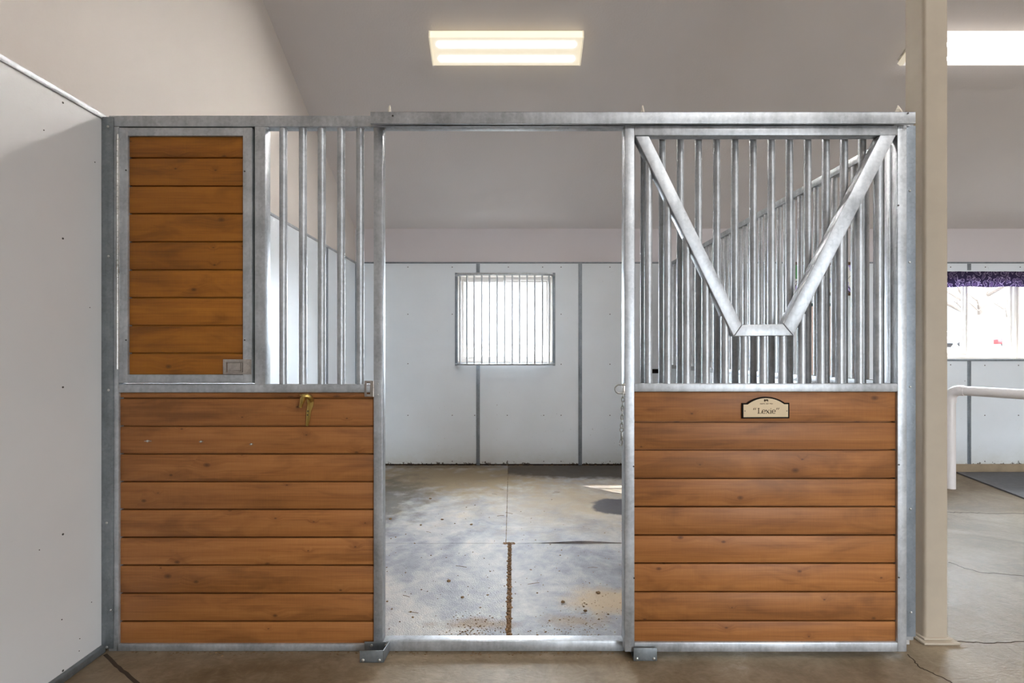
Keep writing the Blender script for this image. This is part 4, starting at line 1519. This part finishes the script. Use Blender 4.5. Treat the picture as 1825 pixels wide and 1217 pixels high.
# ------------------------------------------------------------------ outdoors
def outdoors():
    t = bmesh.new()
    xs = [-30 + i * 4 for i in range(26)]
    ys = [3.9, 6, 9, 13, 18, 24, 32, 45, 70]

    def gz(y):
        return -0.25 + max(0, (y - 7)) * 0.062 if y < 45 else -0.25 + 38 * 0.062
    V = [[t.verts.new((x, y, gz(y))) for y in ys] for x in xs]
    for i in range(len(xs) - 1):
        for j in range(len(ys) - 1):
            t.faces.new((V[i][j], V[i + 1][j], V[i + 1][j + 1], V[i][j + 1]))
    m = MB()
    m._merge(t)
    o = struct(m, 'ground', GROUND)
    # yard on the camera's side of the barn
    o = struct(MB().box(-12, 20, -30, FRONTY - 0.2, -0.4, -0.06), 'ground_yard', GROUND)

    def car(x, y, ry, mat, label):
        z = gz(y)
        root = thing('car', (x, y, z), label, 'car', rot=(0, 0, ry))
        body = [(-2.1, 0.35), (-2.15, 0.75), (-1.2, 0.92), (-0.55, 1.38), (0.85, 1.40), (1.55, 0.98), (2.1, 0.88), (2.15, 0.35)]
        MB().prism(body, -0.82, 0.82, 0.06).build('body', mat, root)
        gl = [(-1.05, 0.95), (-0.5, 1.32), (0.8, 1.33), (1.4, 0.97)]
        MB().prism(gl, -0.835, 0.835, 0.02).build('window', CARGLASS, root)
        for wx in (-1.35, 1.35):
            for s in (-0.78, 0.78):
                MB().cyl((wx, s - 0.1, 0.32), (wx, s + 0.1, 0.32), 0.32, 20).build('wheel', TYRE, root)
    car(43.4, 40.0, 0.12, RED, 'red car parked outside the window with the purple valance')
    car(38.6, 41.5, -0.1, SILVER, 'silver car parked outside the left pane of the valanced window')

    def tree(x, y, h, r, label, seed):
        random.seed(seed)
        z = gz(y)
        root = thing('bare_tree', (x, y, z), label, 'tree', 'bare trees outside')
        MB().tube([(x, y, z - 0.05), (x + 0.05, y, z + h * 0.4), (x - 0.05, y, z + h)], r, 12, radii=[r * 1.2, r, r * 0.5]).build('trunk', BARK, root)
        b = MB()
        for k in range(26):
            a = random.uniform(0, 6.28)
            z1 = z + h * random.uniform(0.3, 0.97)
            l = random.uniform(0.8, 2.2)
            p = Vector((x, y, z1))
            q = p + Vector((math.cos(a) * l, math.sin(a) * l, l * random.uniform(0.3, 0.8)))
            b.tube([p, (p + q) / 2 + Vector((0, 0, 0.1)), q], 0.04, 6, radii=[0.06, 0.04, 0.012])
            for j in range(4):
                f = random.uniform(0.4, 1)
                s = p.lerp(q, f)
                e = s + Vector((random.uniform(-.7, .7), random.uniform(-.7, .7), random.uniform(0.1, .8)))
                b.tube([s, e], 0.012, 5, radii=[0.018, 0.006])
        b.build('branches', BARK, root)
    tree(13.15, 11.4, 7, 0.26, 'pale bare tree outside, close behind the window with the purple valance', 5)
    tree(34.0, 31.0, 8, 0.2, 'bare tree far outside, at the right side of the valanced window', 8)
    tree(25.5, 25.0, 8, 0.2, 'bare tree far outside, beside the mullion of the valanced window', 9)


outdoors()

# ------------------------------------------------------------------ light
world = bpy.data.worlds.new('sky')
scene.world = world
world.use_nodes = True
bg = world.node_tree.nodes['Background']
bg.inputs['Color'].default_value = (0.83, 0.915, 1.0, 1)
bg.inputs['Strength'].default_value = 0.95


def light(name, typ, loc, **kw):
    l = bpy.data.lights.new(name, typ)
    o = bpy.data.objects.new(name, l)
    COL.objects.link(o)
    o.location = loc
    for k, v in kw.items():
        setattr(l, k, v)
    return o


sun = light('sun', 'SUN', (0, 10, 10), energy=9.0, angle=0.009, color=(1, 0.95, 0.86))
sd = Vector((1.10, -0.88, -1.222))
sun.rotation_euler = sd.to_track_quat('-Z', 'Y').to_euler()

# added wide sun lamp, unseen, boosting the sky through the back windows
skyl = light('sky_fill', 'SUN', (0, 12, 12), energy=88.0, angle=math.radians(100), color=(0.83, 0.92, 1.0))
skyl.rotation_euler = Vector((0.05, -1.0, -0.45)).to_track_quat('-Z', 'Y').to_euler()

skyd = light('sky_fill', 'SUN', (3, -14, 12), energy=29.0, angle=math.radians(110), color=(0.88, 0.94, 1.0))  # second added sun lamp, unseen, filling the aisle through the rear opening
skyd.rotation_euler = Vector((0.10, 1.0, -0.35)).to_track_quat('-Z', 'Y').to_euler()

# portals at the openings to the sky
for (W, yy) in ((W1, BACKY + 0.19), (W2, BACKY + 0.19)):
    o = light('sky_portal', 'AREA', ((W[0] + W[1]) / 2, yy, (W[2] + W[3]) / 2), shape='RECTANGLE', size=W[1] - W[0], size_y=W[3] - W[2])
    o.data.cycles.is_portal = True
    o.rotation_euler = (math.radians(-90), 0, 0)
D = DAYLIGHT_OPENING
o = light('sky_portal', 'AREA', ((D[0] + D[1]) / 2, FRONTY - 0.21, (D[2] + D[3]) / 2), shape='RECTANGLE', size=D[1] - D[0], size_y=D[3] - D[2])
o.data.cycles.is_portal = True
o.rotation_euler = (math.radians(90), 0, 0)

# unseen area lamps added under both roof slopes to brighten the aisle
for (x, y, e) in ((0.4, -1.0, 10), (3.0, -1.0, 40), (2.6, -3.4, 45), (6.4, -2.2, 30)):
    z = ceil_z(y) - 0.10
    o = light('aisle_fill', 'AREA', (x, y, z), shape='RECTANGLE', size=1.22, size_y=0.3, energy=e, color=(1.0, 0.985, 0.96))
    o.rotation_euler = (-th, 0, 0) if y > RIDGEY else (th, 0, 0)

# ------------------------------------------------------------------ camera
cam = bpy.data.cameras.new('camera')
co = bpy.data.objects.new('camera', cam)
COL.objects.link(co)
co.location = (0, CAMY, EYE)
co.rotation_euler = (math.radians(90), 0, 0)
cam.sensor_width = 36.0
cam.lens = 36.0 * F / 1825.0
cam.shift_x = 0.5 / 1825.0
cam.shift_y = 20.5 / 1825.0
cam.clip_start = 0.05
scene.camera = co

scene.view_settings.view_transform = 'Standard'
scene.view_settings.look = 'None'
scene.view_settings.gamma = 1.0
scene.view_settings.exposure = 0.42
scene.cycles.max_bounces = 10
scene.cycles.diffuse_bounces = 6
scene.cycles.glossy_bounces = 5
scene.cycles.transparent_max_bounces = 12
scene.cycles.sample_clamp_indirect = 6.0
scene.cycles.caustics_reflective = False
scene.cycles.caustics_refractive = False
